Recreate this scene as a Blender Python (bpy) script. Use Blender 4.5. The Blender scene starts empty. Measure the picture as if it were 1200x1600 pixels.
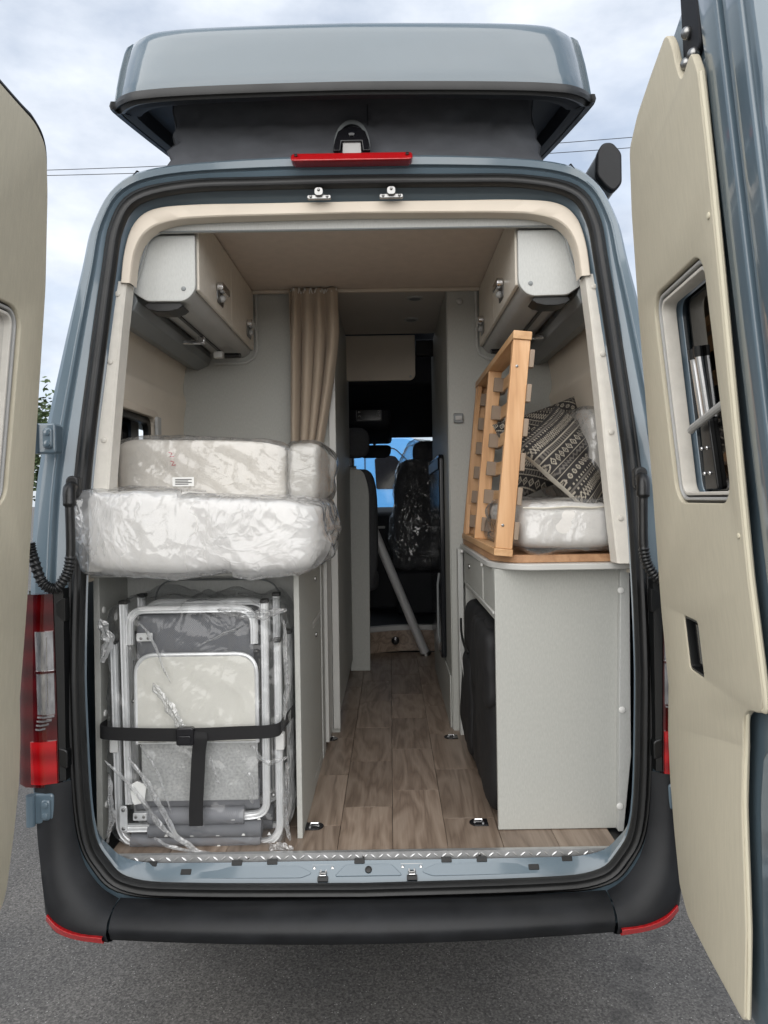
import bpy, bmesh, math, random
from mathutils import Vector, Matrix, noise
random.seed(7)
R = math.radians
scene = bpy.context.scene
C = scene.collection

# ------------------------------------------------------------------ camera
cam_d = bpy.data.cameras.new('camera'); cam = bpy.data.objects.new('camera', cam_d); C.objects.link(cam)
cam_d.sensor_fit = 'VERTICAL'; cam_d.sensor_height = 36.0; cam_d.lens = 36.0 * 1155 / 1600
cam_d.clip_start = 0.05; cam_d.clip_end = 2000
cam.location = (0.10, -2.2, 1.75)
cam_d.shift_x, cam_d.shift_y = -10 / 1600, -20 / 1600
roll = R(-0.9)
cam.rotation_euler = (Matrix.Rotation(R(90), 4, 'X') @ Matrix.Rotation(roll, 4, 'Z')).to_euler()
scene.camera = cam

# ------------------------------------------------------------------ sky, sun, exposure
SUN_EL, SUN_AZ = R(24), R(192)        # azimuth clockwise from +Y: behind the camera, a little to the left
world = bpy.data.worlds.new('World'); scene.world = world; world.use_nodes = True
wt = world.node_tree; wt.nodes.clear()
def wn(t, **k):
    n = wt.nodes.new(t)
    for a, b in k.items(): setattr(n, a, b)
    return n
wo = wn('ShaderNodeOutputWorld'); wb = wn('ShaderNodeBackground'); wb.inputs['Strength'].default_value = 0.05
sky = wn('ShaderNodeTexSky', sky_type='NISHITA', sun_disc=False, sun_elevation=SUN_EL, sun_rotation=SUN_AZ)
tc = wn('ShaderNodeTexCoord'); mp = wn('ShaderNodeMapping'); mp.inputs['Scale'].default_value = (1.0, 1.0, 2.1)
mp.inputs['Location'].default_value = (0.35, 0.1, 0.0)
n1 = wn('ShaderNodeTexNoise'); n1.inputs['Scale'].default_value = 2.3; n1.inputs['Detail'].default_value = 7; n1.inputs['Roughness'].default_value = 0.52; n1.inputs['Distortion'].default_value = 0.35
n2 = wn('ShaderNodeTexNoise'); n2.inputs['Scale'].default_value = 4.4; n2.inputs['Detail'].default_value = 7; n2.inputs['Roughness'].default_value = 0.55
r1 = wn('ShaderNodeValToRGB'); r1.color_ramp.elements[0].position = 0.30; r1.color_ramp.elements[1].position = 0.52
r1.color_ramp.elements[0].color = (0.55, 0.55, 0.55, 1); r1.color_ramp.elements[1].color = (1, 1, 1, 1)
r2 = wn('ShaderNodeValToRGB'); r2.color_ramp.elements[0].position = 0.36; r2.color_ramp.elements[1].position = 0.66
r2.color_ramp.elements[0].color = (3.3, 3.75, 4.5, 1); r2.color_ramp.elements[1].color = (5.7, 6.0, 6.5, 1)
mx = wn('ShaderNodeMix', data_type='RGBA')
wl = wt.links.new
wl(tc.outputs['Generated'], mp.inputs['Vector']); wl(mp.outputs[0], n1.inputs['Vector']); wl(mp.outputs[0], n2.inputs['Vector'])
wl(n1.outputs['Fac'], r1.inputs[0]); wl(n2.outputs['Fac'], r2.inputs[0])
wl(r1.outputs[0], mx.inputs['Factor']); wl(sky.outputs[0], mx.inputs['A']); wl(r2.outputs[0], mx.inputs['B'])
wl(mx.outputs['Result'], wb.inputs['Color']); wl(wb.outputs[0], wo.inputs['Surface'])
sun_d = bpy.data.lights.new('sun', 'SUN'); sun_d.energy = 1.5; sun_d.angle = R(110); sun_d.color = (1.0, 0.96, 0.90)
sun = bpy.data.objects.new('sun', sun_d); C.objects.link(sun)
sdir = Vector((math.sin(SUN_AZ) * math.cos(SUN_EL), math.cos(SUN_AZ) * math.cos(SUN_EL), math.sin(SUN_EL)))
sun.rotation_euler = sdir.to_track_quat('Z', 'Y').to_euler()
scene.view_settings.view_transform = 'Standard'; scene.view_settings.look = 'None'
scene.view_settings.exposure = 1.85; scene.view_settings.gamma = 1.0
try: scene.cycles.max_bounces = 10; scene.cycles.transparent_max_bounces = 24; scene.cycles.diffuse_bounces = 8
except Exception: pass

# ------------------------------------------------------------------ materials
def newmat(name):
    m = bpy.data.materials.new(name); m.use_nodes = True
    nt = m.node_tree; b = nt.nodes['Principled BSDF']
    return m, nt, b
def lk(nt, a, b): nt.links.new(a, b)
def nd(nt, t, **k):
    n = nt.nodes.new(t)
    for a, b in k.items(): setattr(n, a, b)
    return n
def mat(name, col, rough=0.5, metal=0.0, var=0.06, vs=(6, 6, 6), bump=0.0, bs=(200, 200, 200), coat=0.0, spec=0.5, rvar=0.0, sheen=0.0):
    m, nt, b = newmat(name)
    b.inputs['Roughness'].default_value = rough; b.inputs['Metallic'].default_value = metal
    b.inputs['Coat Weight'].default_value = coat; b.inputs['Coat Roughness'].default_value = 0.06
    b.inputs['Specular IOR Level'].default_value = spec
    if sheen: b.inputs['Sheen Weight'].default_value = sheen
    t = nd(nt, 'ShaderNodeTexCoord')
    mp_ = nd(nt, 'ShaderNodeMapping'); mp_.inputs['Scale'].default_value = vs
    n = nd(nt, 'ShaderNodeTexNoise'); n.inputs['Scale'].default_value = 1; n.inputs['Detail'].default_value = 6; n.inputs['Roughness'].default_value = 0.6
    rp = nd(nt, 'ShaderNodeValToRGB'); rp.color_ramp.elements[0].position = 0.3; rp.color_ramp.elements[1].position = 0.7
    rp.color_ramp.elements[0].color = tuple(max(0, c * (1 - var)) for c in col) + (1,)
    rp.color_ramp.elements[1].color = tuple(min(1, c * (1 + var)) for c in col) + (1,)
    lk(nt, t.outputs['Object'], mp_.inputs['Vector']); lk(nt, mp_.outputs[0], n.inputs['Vector']); lk(nt, n.outputs['Fac'], rp.inputs[0]); lk(nt, rp.outputs[0], b.inputs['Base Color'])
    if rvar:
        nr = nd(nt, 'ShaderNodeTexNoise'); nr.inputs['Scale'].default_value = 9; nr.inputs['Detail'].default_value = 5
        mr = nd(nt, 'ShaderNodeMapRange'); mr.inputs['To Min'].default_value = max(0.02, rough - rvar); mr.inputs['To Max'].default_value = rough + rvar
        lk(nt, t.outputs['Object'], nr.inputs['Vector']); lk(nt, nr.outputs['Fac'], mr.inputs['Value']); lk(nt, mr.outputs[0], b.inputs['Roughness'])
    if bump:
        mb_ = nd(nt, 'ShaderNodeMapping'); mb_.inputs['Scale'].default_value = bs
        nb = nd(nt, 'ShaderNodeTexNoise'); nb.inputs['Scale'].default_value = 1; nb.inputs['Detail'].default_value = 3
        bp = nd(nt, 'ShaderNodeBump'); bp.inputs['Strength'].default_value = bump; bp.inputs['Distance'].default_value = 0.002
        lk(nt, t.outputs['Object'], mb_.inputs['Vector']); lk(nt, mb_.outputs[0], nb.inputs['Vector']); lk(nt, nb.outputs['Fac'], bp.inputs['Height']); lk(nt, bp.outputs[0], b.inputs['Normal'])
    return m
BODY = (0.095, 0.137, 0.170)
M = {}
M['paint'] = mat('blue_grey_paint', BODY, 0.32, 0.0, 0.05, (2, 2, 2), coat=0.9, rvar=0.06, bump=0.02, bs=(30, 30, 30))
M['gel'] = mat('roof_gelcoat', (0.060, 0.092, 0.116), 0.26, 0.0, 0.06, (3, 3, 3), coat=1.0, bump=0.16, bs=(6, 6, 9))
M['rubber'] = mat('black_rubber', (0.009, 0.0095, 0.010), 0.5, 0, 0.3, (8, 8, 8), bump=0.1, bs=(60, 60, 60), rvar=0.12)
M['bumper'] = mat('dark_bumper_plastic', (0.0115, 0.0125, 0.0145), 0.50, 0, 0.35, (9, 9, 9), bump=0.12, bs=(500, 500, 500), rvar=0.08, spec=0.3)
M['blackp'] = mat('black_plastic', (0.007, 0.0075, 0.008), 0.38, 0, 0.2, (9, 9, 9), bump=0.05)
M['gloss'] = mat('gloss_black_plastic', (0.010, 0.010, 0.012), 0.10, 0, 0.1)
M['cabdark'] = mat('dark_cab_trim', (0.010, 0.012, 0.017), 0.7, 0, 0.2, (9, 9, 9))
M['panel'] = mat('beige_woven_panel', (0.54, 0.495, 0.385), 0.66, 0, 0.05, (140, 140, 12), bump=0.3, bs=(420, 420, 90))
M['paneledge'] = mat('cream_panel_edge', (0.66, 0.61, 0.47), 0.55, 0, 0.04)
M['laminate'] = mat('grey_linen_laminate', (0.41, 0.415, 0.39), 0.5, 0, 0.085, (260, 260, 70), bump=0.06, bs=(300, 300, 60))
M['laminate_light'] = mat('pale_grey_laminate', (0.46, 0.468, 0.452), 0.48, 0, 0.075, (260, 260, 70), bump=0.05, bs=(300, 300, 60))
M['edge'] = mat('grey_edge_band', (0.50, 0.50, 0.48), 0.35, 0, 0.04)
M['trim'] = mat('cream_plastic_trim', (0.62, 0.55, 0.46), 0.55, 0, 0.05, (5, 5, 5), bump=0.08, bs=(350, 350, 350))
M['post'] = mat('cream_textured_post', (0.66, 0.63, 0.57), 0.6, 0, 0.06, (30, 30, 30), bump=0.25, bs=(420, 420, 420))
M['wall'] = mat('cream_wall_liner', (0.72, 0.655, 0.56), 0.6, 0, 0.04, (4, 4, 4), bump=0.06, bs=(350, 350, 350))
M['ceil'] = mat('beige_ceiling_felt', (0.62, 0.535, 0.455), 0.85, 0, 0.05, (20, 20, 20), bump=0.1, bs=(500, 500, 500))
M['ceil2'] = mat('grey_ceiling_panel', (0.50, 0.47, 0.43), 0.7, 0, 0.04)
M['cabdoor'] = mat('cream_cabinet_door', (0.70, 0.65, 0.57), 0.45, 0, 0.05, (40, 40, 40))
M['greyp'] = mat('mid_grey_plastic', (0.20, 0.215, 0.22), 0.45, 0, 0.06)
M['greyl'] = mat('light_grey_plastic', (0.42, 0.42, 0.41), 0.45, 0, 0.05)
M['chrome'] = mat('chrome', (0.75, 0.75, 0.76), 0.14, 1.0, 0.03)
M['alu'] = mat('brushed_aluminium', (0.74, 0.745, 0.75), 0.30, 1.0, 0.06, (60, 60, 300), bump=0.04, rvar=0.08)
M['aluw'] = mat('pale_anodised_aluminium', (0.74, 0.75, 0.755), 0.34, 0.4, 0.05, (50, 50, 50), rvar=0.06)
M['silver'] = mat('satin_silver', (0.72, 0.73, 0.74), 0.35, 0.35, 0.03)
M['tread'] = mat('worn_tread_plate', (0.55, 0.555, 0.56), 0.32, 0.7, 0.15, (25, 25, 25), rvar=0.1)
M['steel'] = mat('zinc_steel', (0.30, 0.30, 0.295), 0.35, 1.0, 0.12, (40, 40, 40), rvar=0.1)
M['white'] = mat('white_plastic', (0.72, 0.72, 0.70), 0.4, 0, 0.03)
M['foam'] = mat('cream_cushion_fabric', (0.60, 0.565, 0.51), 0.9, 0, 0.07, (14, 14, 14), bump=0.3, bs=(160, 160, 160))
M['foamw'] = mat('white_cushion_fabric', (0.70, 0.68, 0.65), 0.9, 0, 0.05, (14, 14, 14), bump=0.3, bs=(160, 160, 160))
M['foamg'] = mat('grey_cushion_fabric', (0.44, 0.42, 0.385), 0.9, 0, 0.07, (14, 14, 14), bump=0.3, bs=(160, 160, 160))
M['linen'] = mat('cream_linen', (0.55, 0.52, 0.45), 0.9, 0, 0.06, (60, 60, 60), bump=0.3, bs=(300, 300, 300))
M['curtain'] = mat('taupe_curtain_fabric', (0.47, 0.39, 0.305), 0.85, 0, 0.05, (60, 60, 10), bump=0.15, bs=(400, 400, 60), sheen=0.15)
M['canvas'] = mat('dark_grey_canvas', (0.072, 0.076, 0.086), 0.85, 0, 0.16, (7, 7, 14), bump=0.5, bs=(16, 9, 9))
M['seatg'] = mat('charcoal_seat_fabric', (0.055, 0.057, 0.062), 0.9, 0, 0.15, (80, 80, 80), bump=0.3)
M['bag'] = mat('black_nylon', (0.006, 0.006, 0.007), 0.75, 0, 0.25, (50, 50, 50), bump=0.5, bs=(26, 26, 26))
M['strap'] = mat('black_webbing', (0.006, 0.006, 0.007), 0.8, 0, 0.2, (300, 300, 300), bump=0.5, bs=(300, 300, 900))
M['tabletop'] = mat('cream_table_laminate', (0.62, 0.61, 0.56), 0.4, 0, 0.03)
M['speckle'] = mat('grey_speckled_board', (0.36, 0.365, 0.36), 0.6, 0, 0.25, (120, 120, 120))
M['blue'] = mat('sky_blue_paint', (0.085, 0.30, 0.64), 0.3, 0, 0.03, coat=0.9)
M['tyre'] = mat('tyre_rubber', (0.02, 0.02, 0.02), 0.85, 0, 0.2)
M['bark'] = mat('bark', (0.10, 0.075, 0.055), 0.9, 0, 0.3, (9, 9, 2), bump=0.6, bs=(14, 14, 4))
M['leaf'] = mat('leaves', (0.055, 0.085, 0.028), 0.6, 0, 0.4, (1.5, 1.5, 1.5))
M['pole'] = mat('weathered_pole', (0.15, 0.12, 0.10), 0.9, 0, 0.2)
M['paper'] = mat('white_paper', (0.75, 0.75, 0.73), 0.7, 0, 0.03)
M['ink'] = mat('black_print', (0.03, 0.03, 0.03), 0.6)
M['pink'] = mat('red_marker', (0.60, 0.05, 0.09), 0.6)
M['screen'] = mat('dark_display', (0.008, 0.009, 0.012), 0.12)
M['dashgrey'] = mat('control_panel_grey', (0.16, 0.165, 0.17), 0.4)

def lens(name, col, rough, scale=60, dark=0.45, bmp=0.5):
    m, nt, b = newmat(name)
    b.inputs['Base Color'].default_value = col + (1,); b.inputs['Roughness'].default_value = rough
    b.inputs['Coat Weight'].default_value = 1.0; b.inputs['Coat Roughness'].default_value = 0.03
    t = nd(nt, 'ShaderNodeTexCoord'); w = nd(nt, 'ShaderNodeTexWave'); w.inputs['Scale'].default_value = scale; w.bands_direction = 'Z'; w.inputs['Distortion'].default_value = 1.5
    bp = nd(nt, 'ShaderNodeBump'); bp.inputs['Strength'].default_value = bmp; bp.inputs['Distance'].default_value = 0.003
    rp = nd(nt, 'ShaderNodeValToRGB'); rp.color_ramp.elements[0].color = tuple(c * dark for c in col) + (1,); rp.color_ramp.elements[1].color = col + (1,)
    lk(nt, t.outputs['Object'], w.inputs['Vector']); lk(nt, w.outputs['Fac'], bp.inputs['Height']); lk(nt, bp.outputs[0], b.inputs['Normal'])
    lk(nt, w.outputs['Fac'], rp.inputs[0]); lk(nt, rp.outputs[0], b.inputs['Base Color'])
    return m
M['red'] = lens('red_lens', (0.42, 0.006, 0.009), 0.15, 5, 0.55, 0.15)
M['redd'] = lens('deep_red_lens', (0.075, 0.002, 0.003), 0.08, 4, 0.5, 0.05)
M['clear'] = mat('clear_lens_over_reflector', (0.42, 0.42, 0.43), 0.16, 0.75, 0.5, (45, 45, 14), bump=0.5, bs=(60, 60, 18), coat=1.0)
M['reflector'] = lens('red_reflector', (0.44, 0.008, 0.011), 0.2, 90, 0.75, 0.2)

def glass(name, tint, fac, rough=0.02):
    m = bpy.data.materials.new(name); m.use_nodes = True; nt = m.node_tree; nt.nodes.clear()
    o = nd(nt, 'ShaderNodeOutputMaterial'); tr = nd(nt, 'ShaderNodeBsdfTransparent'); gl = nd(nt, 'ShaderNodeBsdfGlossy'); mx_ = nd(nt, 'ShaderNodeMixShader')
    tr.inputs[0].default_value = tint + (1,); gl.inputs['Roughness'].default_value = rough
    lw = nd(nt, 'ShaderNodeFresnel'); lw.inputs['IOR'].default_value = 1.5
    a = nd(nt, 'ShaderNodeMath', operation='MULTIPLY'); a.inputs[1].default_value = fac
    lk(nt, lw.outputs[0], a.inputs[0]); lk(nt, a.outputs[0], mx_.inputs[0]); lk(nt, tr.outputs[0], mx_.inputs[1]); lk(nt, gl.outputs[0], mx_.inputs[2]); lk(nt, mx_.outputs[0], o.inputs[0])
    return m
M['glass'] = glass('window_glass', (0.90, 0.93, 0.93), 1.0)
M['tint'] = glass('tinted_window', (0.10, 0.11, 0.115), 1.0)

def film(name, milk=0.10, gloss=0.22, scale=9.0, bump=0.6, rough=0.14, crease=0.5, base=0.03):
    """thin clear polythene: see-through with crinkled highlights"""
    m = bpy.data.materials.new(name); m.use_nodes = True; nt = m.node_tree; nt.nodes.clear()
    o = nd(nt, 'ShaderNodeOutputMaterial'); tr = nd(nt, 'ShaderNodeBsdfTransparent'); tr.inputs[0].default_value = (0.96, 0.965, 0.97, 1)
    gl = nd(nt, 'ShaderNodeBsdfGlossy'); gl.inputs['Roughness'].default_value = rough
    df = nd(nt, 'ShaderNodeBsdfTranslucent'); df.inputs[0].default_value = (0.85, 0.86, 0.87, 1)
    d2 = nd(nt, 'ShaderNodeBsdfDiffuse'); d2.inputs[0].default_value = (0.85, 0.86, 0.87, 1)
    t = nd(nt, 'ShaderNodeTexCoord')
    nz = nd(nt, 'ShaderNodeTexNoise'); nz.inputs['Scale'].default_value = scale; nz.inputs['Detail'].default_value = 4; nz.inputs['Distortion'].default_value = 1.6
    vo = nd(nt, 'ShaderNodeTexVoronoi', feature='DISTANCE_TO_EDGE'); vo.inputs['Scale'].default_value = scale * 1.1
    mpv = nd(nt, 'ShaderNodeMapping'); mpv.inputs['Scale'].default_value = (1.0, 1.0, 0.45); mpv.inputs['Rotation'].default_value = (0.2, 0.6, 0.3)
    dis = nd(nt, 'ShaderNodeMix', data_type='RGBA', blend_type='LINEAR_LIGHT'); dis.inputs['Factor'].default_value = 0.22
    lk(nt, t.outputs['Object'], nz.inputs['Vector']); lk(nt, t.outputs['Object'], mpv.inputs[0])
    lk(nt, mpv.outputs[0], dis.inputs['A']); lk(nt, nz.outputs['Color'], dis.inputs['B']); lk(nt, dis.outputs['Result'], vo.inputs['Vector'])
    vr = nd(nt, 'ShaderNodeMapRange'); vr.inputs['From Max'].default_value = 0.10; lk(nt, vo.outputs['Distance'], vr.inputs['Value'])
    hs = nd(nt, 'ShaderNodeMath', operation='MULTIPLY_ADD'); hs.inputs[1].default_value = -crease; lk(nt, vr.outputs[0], hs.inputs[0]); lk(nt, nz.outputs['Fac'], hs.inputs[2])
    bp = nd(nt, 'ShaderNodeBump'); bp.inputs['Strength'].default_value = bump; bp.inputs['Distance'].default_value = 0.02; lk(nt, hs.outputs[0], bp.inputs['Height'])
    for s in (gl, df, d2): lk(nt, bp.outputs[0], s.inputs['Normal'])
    lw = nd(nt, 'ShaderNodeLayerWeight'); lw.inputs['Blend'].default_value = 0.35; lk(nt, bp.outputs[0], lw.inputs['Normal'])
    pw = nd(nt, 'ShaderNodeMath', operation='POWER'); pw.inputs[1].default_value = 2.0; lk(nt, lw.outputs['Facing'], pw.inputs[0])
    f = nd(nt, 'ShaderNodeMath', operation='MULTIPLY_ADD'); f.inputs[1].default_value = gloss * 4.5; f.inputs[2].default_value = base; f.use_clamp = True
    lk(nt, pw.outputs[0], f.inputs[0])
    dm = nd(nt, 'ShaderNodeMixShader'); dm.inputs[0].default_value = 0.5; lk(nt, df.outputs[0], dm.inputs[1]); lk(nt, d2.outputs[0], dm.inputs[2])
    mk = nd(nt, 'ShaderNodeMapRange'); mk.inputs['From Min'].default_value = 0.3; mk.inputs['From Max'].default_value = 0.7; mk.inputs['To Min'].default_value = milk * 0.4; mk.inputs['To Max'].default_value = milk * 1.6
    nm = nd(nt, 'ShaderNodeTexNoise'); nm.inputs['Scale'].default_value = scale * 0.45; nm.inputs['Detail'].default_value = 3; lk(nt, t.outputs['Object'], nm.inputs['Vector']); lk(nt, nm.outputs['Fac'], mk.inputs['Value'])
    m1 = nd(nt, 'ShaderNodeMixShader'); lk(nt, mk.outputs[0], m1.inputs[0]); lk(nt, tr.outputs[0], m1.inputs[1]); lk(nt, dm.outputs[0], m1.inputs[2])
    m2 = nd(nt, 'ShaderNodeMixShader'); lk(nt, f.outputs[0], m2.inputs[0]); lk(nt, m1.outputs[0], m2.inputs[1]); lk(nt, gl.outputs[0], m2.inputs[2])
    lk(nt, m2.outputs[0], o.inputs[0])
    return m
M['film'] = film('clear_polythene', 0.035, 0.20, 4, 0.22, 0.05, 0.3, 0.04)
M['film_cushion'] = film('cushion_polythene', 0.14, 0.24, 5, 0.28, 0.07, 0.3, 0.075)
M['film_milky'] = film('milky_polythene', 0.30, 0.26, 5, 0.28, 0.07, 0.3, 0.075)
M['film_fold'] = film('bunched_polythene', 0.45, 0.25, 12, 0.6, 0.06, 0.4, 0.16)
M['film_seat'] = film('seat_polythene', 0.10, 0.22, 6, 0.5, 0.07, 0.3, 0.08)

def woodmat(name, c0, c1, c2, axis, scale=1.0, rough=0.45, bump=0.08, rnd=0.25):
    """axis: 1 grain along Y, 2 grain along Z"""
    m, nt, b = newmat(name); b.inputs['Roughness'].default_value = rough
    t = nd(nt, 'ShaderNodeTexCoord'); oi = nd(nt, 'ShaderNodeObjectInfo')
    off = nd(nt, 'ShaderNodeVectorMath', operation='SCALE'); off.inputs[0].default_value = (13.1, 7.7, 5.3); lk(nt, oi.outputs['Random'], off.inputs['Scale'])
    ad = nd(nt, 'ShaderNodeVectorMath', operation='ADD'); lk(nt, t.outputs['Object'], ad.inputs[0]); lk(nt, off.outputs[0], ad.inputs[1])
    s = [9 * scale] * 3; s[axis] = 1.25 * scale
    mp_ = nd(nt, 'ShaderNodeMapping'); mp_.inputs['Scale'].default_value = s; lk(nt, ad.outputs[0], mp_.inputs[0])
    n = nd(nt, 'ShaderNodeTexNoise'); n.inputs['Scale'].default_value = 1.0; n.inputs['Detail'].default_value = 3; n.inputs['Roughness'].default_value = 0.5; n.inputs['Distortion'].default_value = 0.5; lk(nt, mp_.outputs[0], n.inputs['Vector'])
    mu = nd(nt, 'ShaderNodeMath', operation='MULTIPLY'); mu.inputs[1].default_value = 11; lk(nt, n.outputs['Fac'], mu.inputs[0])
    fr = nd(nt, 'ShaderNodeMath', operation='PINGPONG'); fr.inputs[1].default_value = 1.0; lk(nt, mu.outputs[0], fr.inputs[0])
    s2 = [160 * scale] * 3; s2[axis] = 5 * scale
    mp2 = nd(nt, 'ShaderNodeMapping'); mp2.inputs['Scale'].default_value = s2; lk(nt, ad.outputs[0], mp2.inputs[0])
    n2_ = nd(nt, 'ShaderNodeTexNoise'); n2_.inputs['Scale'].default_value = 1.0; n2_.inputs['Detail'].default_value = 4; lk(nt, mp2.outputs[0], n2_.inputs['Vector'])
    mix = nd(nt, 'ShaderNodeMix', data_type='FLOAT'); mix.inputs['Factor'].default_value = 0.55; lk(nt, fr.outputs[0], mix.inputs['A']); lk(nt, n2_.outputs['Fac'], mix.inputs['B'])
    rp = nd(nt, 'ShaderNodeValToRGB'); e = rp.color_ramp.elements; e[0].position = 0.18; e[0].color = c0 + (1,); e[1].position = 0.85; e[1].color = c2 + (1,)
    k = e.new(0.48); k.color = c1 + (1,)
    lk(nt, mix.outputs['Result'], rp.inputs[0])
    hs = nd(nt, 'ShaderNodeHueSaturation'); mr = nd(nt, 'ShaderNodeMapRange'); mr.inputs['To Min'].default_value = 1 - rnd; mr.inputs['To Max'].default_value = 1 + rnd
    lk(nt, oi.outputs['Random'], mr.inputs['Value']); lk(nt, mr.outputs[0], hs.inputs['Value']); lk(nt, rp.outputs[0], hs.inputs['Color']); lk(nt, hs.outputs[0], b.inputs['Base Color'])
    bp = nd(nt, 'ShaderNodeBump'); bp.inputs['Strength'].default_value = bump; bp.inputs['Distance'].default_value = 0.002; lk(nt, mix.outputs['Result'], bp.inputs['Height']); lk(nt, bp.outputs[0], b.inputs['Normal'])
    return m
M['plank'] = woodmat('oak_vinyl_plank', (0.155, 0.112, 0.083), (0.245, 0.186, 0.143), (0.325, 0.258, 0.205), 1, 1.1, 0.40, 0.10, 0.20)
M['beech'] = woodmat('beech_frame', (0.50, 0.27, 0.125), (0.60, 0.345, 0.17), (0.68, 0.42, 0.23), 2, 0.8, 0.45, 0.04, 0.08)
M['beechy'] = woodmat('beech_slat', (0.48, 0.27, 0.125), (0.58, 0.345, 0.17), (0.66, 0.42, 0.23), 1, 0.8, 0.45, 0.04, 0.10)
M['ply'] = woodmat('plywood_board', (0.30, 0.16, 0.08), (0.38, 0.21, 0.11), (0.44, 0.26, 0.14), 1, 1.0, 0.6, 0.05, 0.1)

def textilene(name, col, col2):
    m, nt, b = newmat(name); b.inputs['Roughness'].default_value = 0.7
    t = nd(nt, 'ShaderNodeTexCoord'); c = nd(nt, 'ShaderNodeTexChecker'); c.inputs['Scale'].default_value = 330; c.inputs['Color1'].default_value = col + (1,); c.inputs['Color2'].default_value = col2 + (1,)
    lk(nt, t.outputs['Object'], c.inputs['Vector']); lk(nt, c.outputs['Color'], b.inputs['Base Color'])
    return m
M['holder'] = mat('taupe_slat_holder', (0.27, 0.205, 0.15), 0.55)
M['mesh'] = textilene('grey_mesh_fabric', (0.13, 0.135, 0.15), (0.24, 0.245, 0.26))
M['meshd'] = textilene('charcoal_mesh_fabric', (0.10, 0.104, 0.115), (0.17, 0.176, 0.19))

def asphalt():
    m, nt, b = newmat('asphalt')
    t = nd(nt, 'ShaderNodeTexCoord')
    n1_ = nd(nt, 'ShaderNodeTexNoise'); n1_.inputs['Scale'].default_value = 1.6; n1_.inputs['Detail'].default_value = 6
    n2_ = nd(nt, 'ShaderNodeTexNoise'); n2_.inputs['Scale'].default_value = 90; n2_.inputs['Detail'].default_value = 5; n2_.inputs['Roughness'].default_value = 0.7
    v = nd(nt, 'ShaderNodeTexVoronoi'); v.inputs['Scale'].default_value = 150
    for n in (n1_, n2_, v): lk(nt, t.outputs['Object'], n.inputs['Vector'])
    rp = nd(nt, 'ShaderNodeValToRGB'); e = rp.color_ramp.elements; e[0].position = 0.3; e[0].color = (0.050, 0.048, 0.046, 1); e[1].position = 0.72; e[1].color = (0.170, 0.163, 0.155, 1)
    lk(nt, n2_.outputs['Fac'], rp.inputs[0])
    rg = nd(nt, 'ShaderNodeValToRGB'); g = rg.color_ramp.elements; g[0].position = 0.35; g[0].color = (0.8, 0.8, 0.8, 1); g[1].position = 0.65; g[1].color = (1.15, 1.13, 1.1, 1); lk(nt, n1_.outputs['Fac'], rg.inputs[0])
    mu = nd(nt, 'ShaderNodeMix', data_type='RGBA', blend_type='MULTIPLY'); mu.inputs['Factor'].default_value = 1; lk(nt, rp.outputs[0], mu.inputs['A']); lk(nt, rg.outputs[0], mu.inputs['B'])
    vs_ = nd(nt, 'ShaderNodeSeparateColor'); lk(nt, v.outputs['Color'], vs_.inputs[0])
    sv = nd(nt, 'ShaderNodeMapRange'); sv.inputs['To Min'].default_value = 0.62; sv.inputs['To Max'].default_value = 1.42; lk(nt, vs_.outputs[1], sv.inputs['Value'])
    mus = nd(nt, 'ShaderNodeVectorMath', operation='SCALE'); lk(nt, mu.outputs['Result'], mus.inputs[0]); lk(nt, sv.outputs[0], mus.inputs['Scale'])
    # a few pale chips of stone
    gt = nd(nt, 'ShaderNodeMath', operation='GREATER_THAN'); gt.inputs[1].default_value = 0.972; lk(nt, vs_.outputs[0], gt.inputs[0])
    ds = nd(nt, 'ShaderNodeMath', operation='LESS_THAN'); ds.inputs[1].default_value = 0.32; lk(nt, v.outputs['Distance'], ds.inputs[0])
    an = nd(nt, 'ShaderNodeMath', operation='MULTIPLY'); lk(nt, gt.outputs[0], an.inputs[0]); lk(nt, ds.outputs[0], an.inputs[1])
    m2 = nd(nt, 'ShaderNodeMix', data_type='RGBA'); m2.inputs['B'].default_value = (0.40, 0.39, 0.37, 1); lk(nt, an.outputs[0], m2.inputs['Factor']); lk(nt, mus.outputs[0], m2.inputs['A'])
    last = m2.outputs['Result']
    for (sx, sy, r) in ((0.981, 0.557, 0.05), (0.938, 0.361, 0.055), (0.84, 0.28, 0.045), (1.12, 0.72, 0.03)):   # oil drips
        nw = nd(nt, 'ShaderNodeTexNoise'); nw.inputs['Scale'].default_value = 22; lk(nt, t.outputs['Object'], nw.inputs['Vector'])
        d = nd(nt, 'ShaderNodeVectorMath', operation='DISTANCE'); d.inputs[1].default_value = (sx, sy, 0); lk(nt, t.outputs['Object'], d.inputs[0])
        a = nd(nt, 'ShaderNodeMath', operation='MULTIPLY_ADD'); a.inputs[1].default_value = 0.09; lk(nt, nw.outputs['Fac'], a.inputs[0]); lk(nt, d.outputs['Value'], a.inputs[2])
        mr = nd(nt, 'ShaderNodeMapRange'); mr.inputs['From Min'].default_value = r + 0.03; mr.inputs['From Max'].default_value = r + 0.06; mr.inputs['To Min'].default_value = 0.38; mr.inputs['To Max'].default_value = 0.0; lk(nt, a.outputs[0], mr.inputs['Value'])
        mm = nd(nt, 'ShaderNodeMix', data_type='RGBA'); mm.inputs['B'].default_value = (0.025, 0.024, 0.024, 1); lk(nt, mr.outputs[0], mm.inputs['Factor']); lk(nt, last, mm.inputs['A']); last = mm.outputs['Result']
    lk(nt, last, b.inputs['Base Color']); b.inputs['Roughness'].default_value = 0.8
    bp = nd(nt, 'ShaderNodeBump'); bp.inputs['Strength'].default_value = 0.7; bp.inputs['Distance'].default_value = 0.004; lk(nt, n2_.outputs['Fac'], bp.inputs['Height']); lk(nt, bp.outputs[0], b.inputs['Normal'])
    return m
M['asphalt'] = asphalt()

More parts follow.
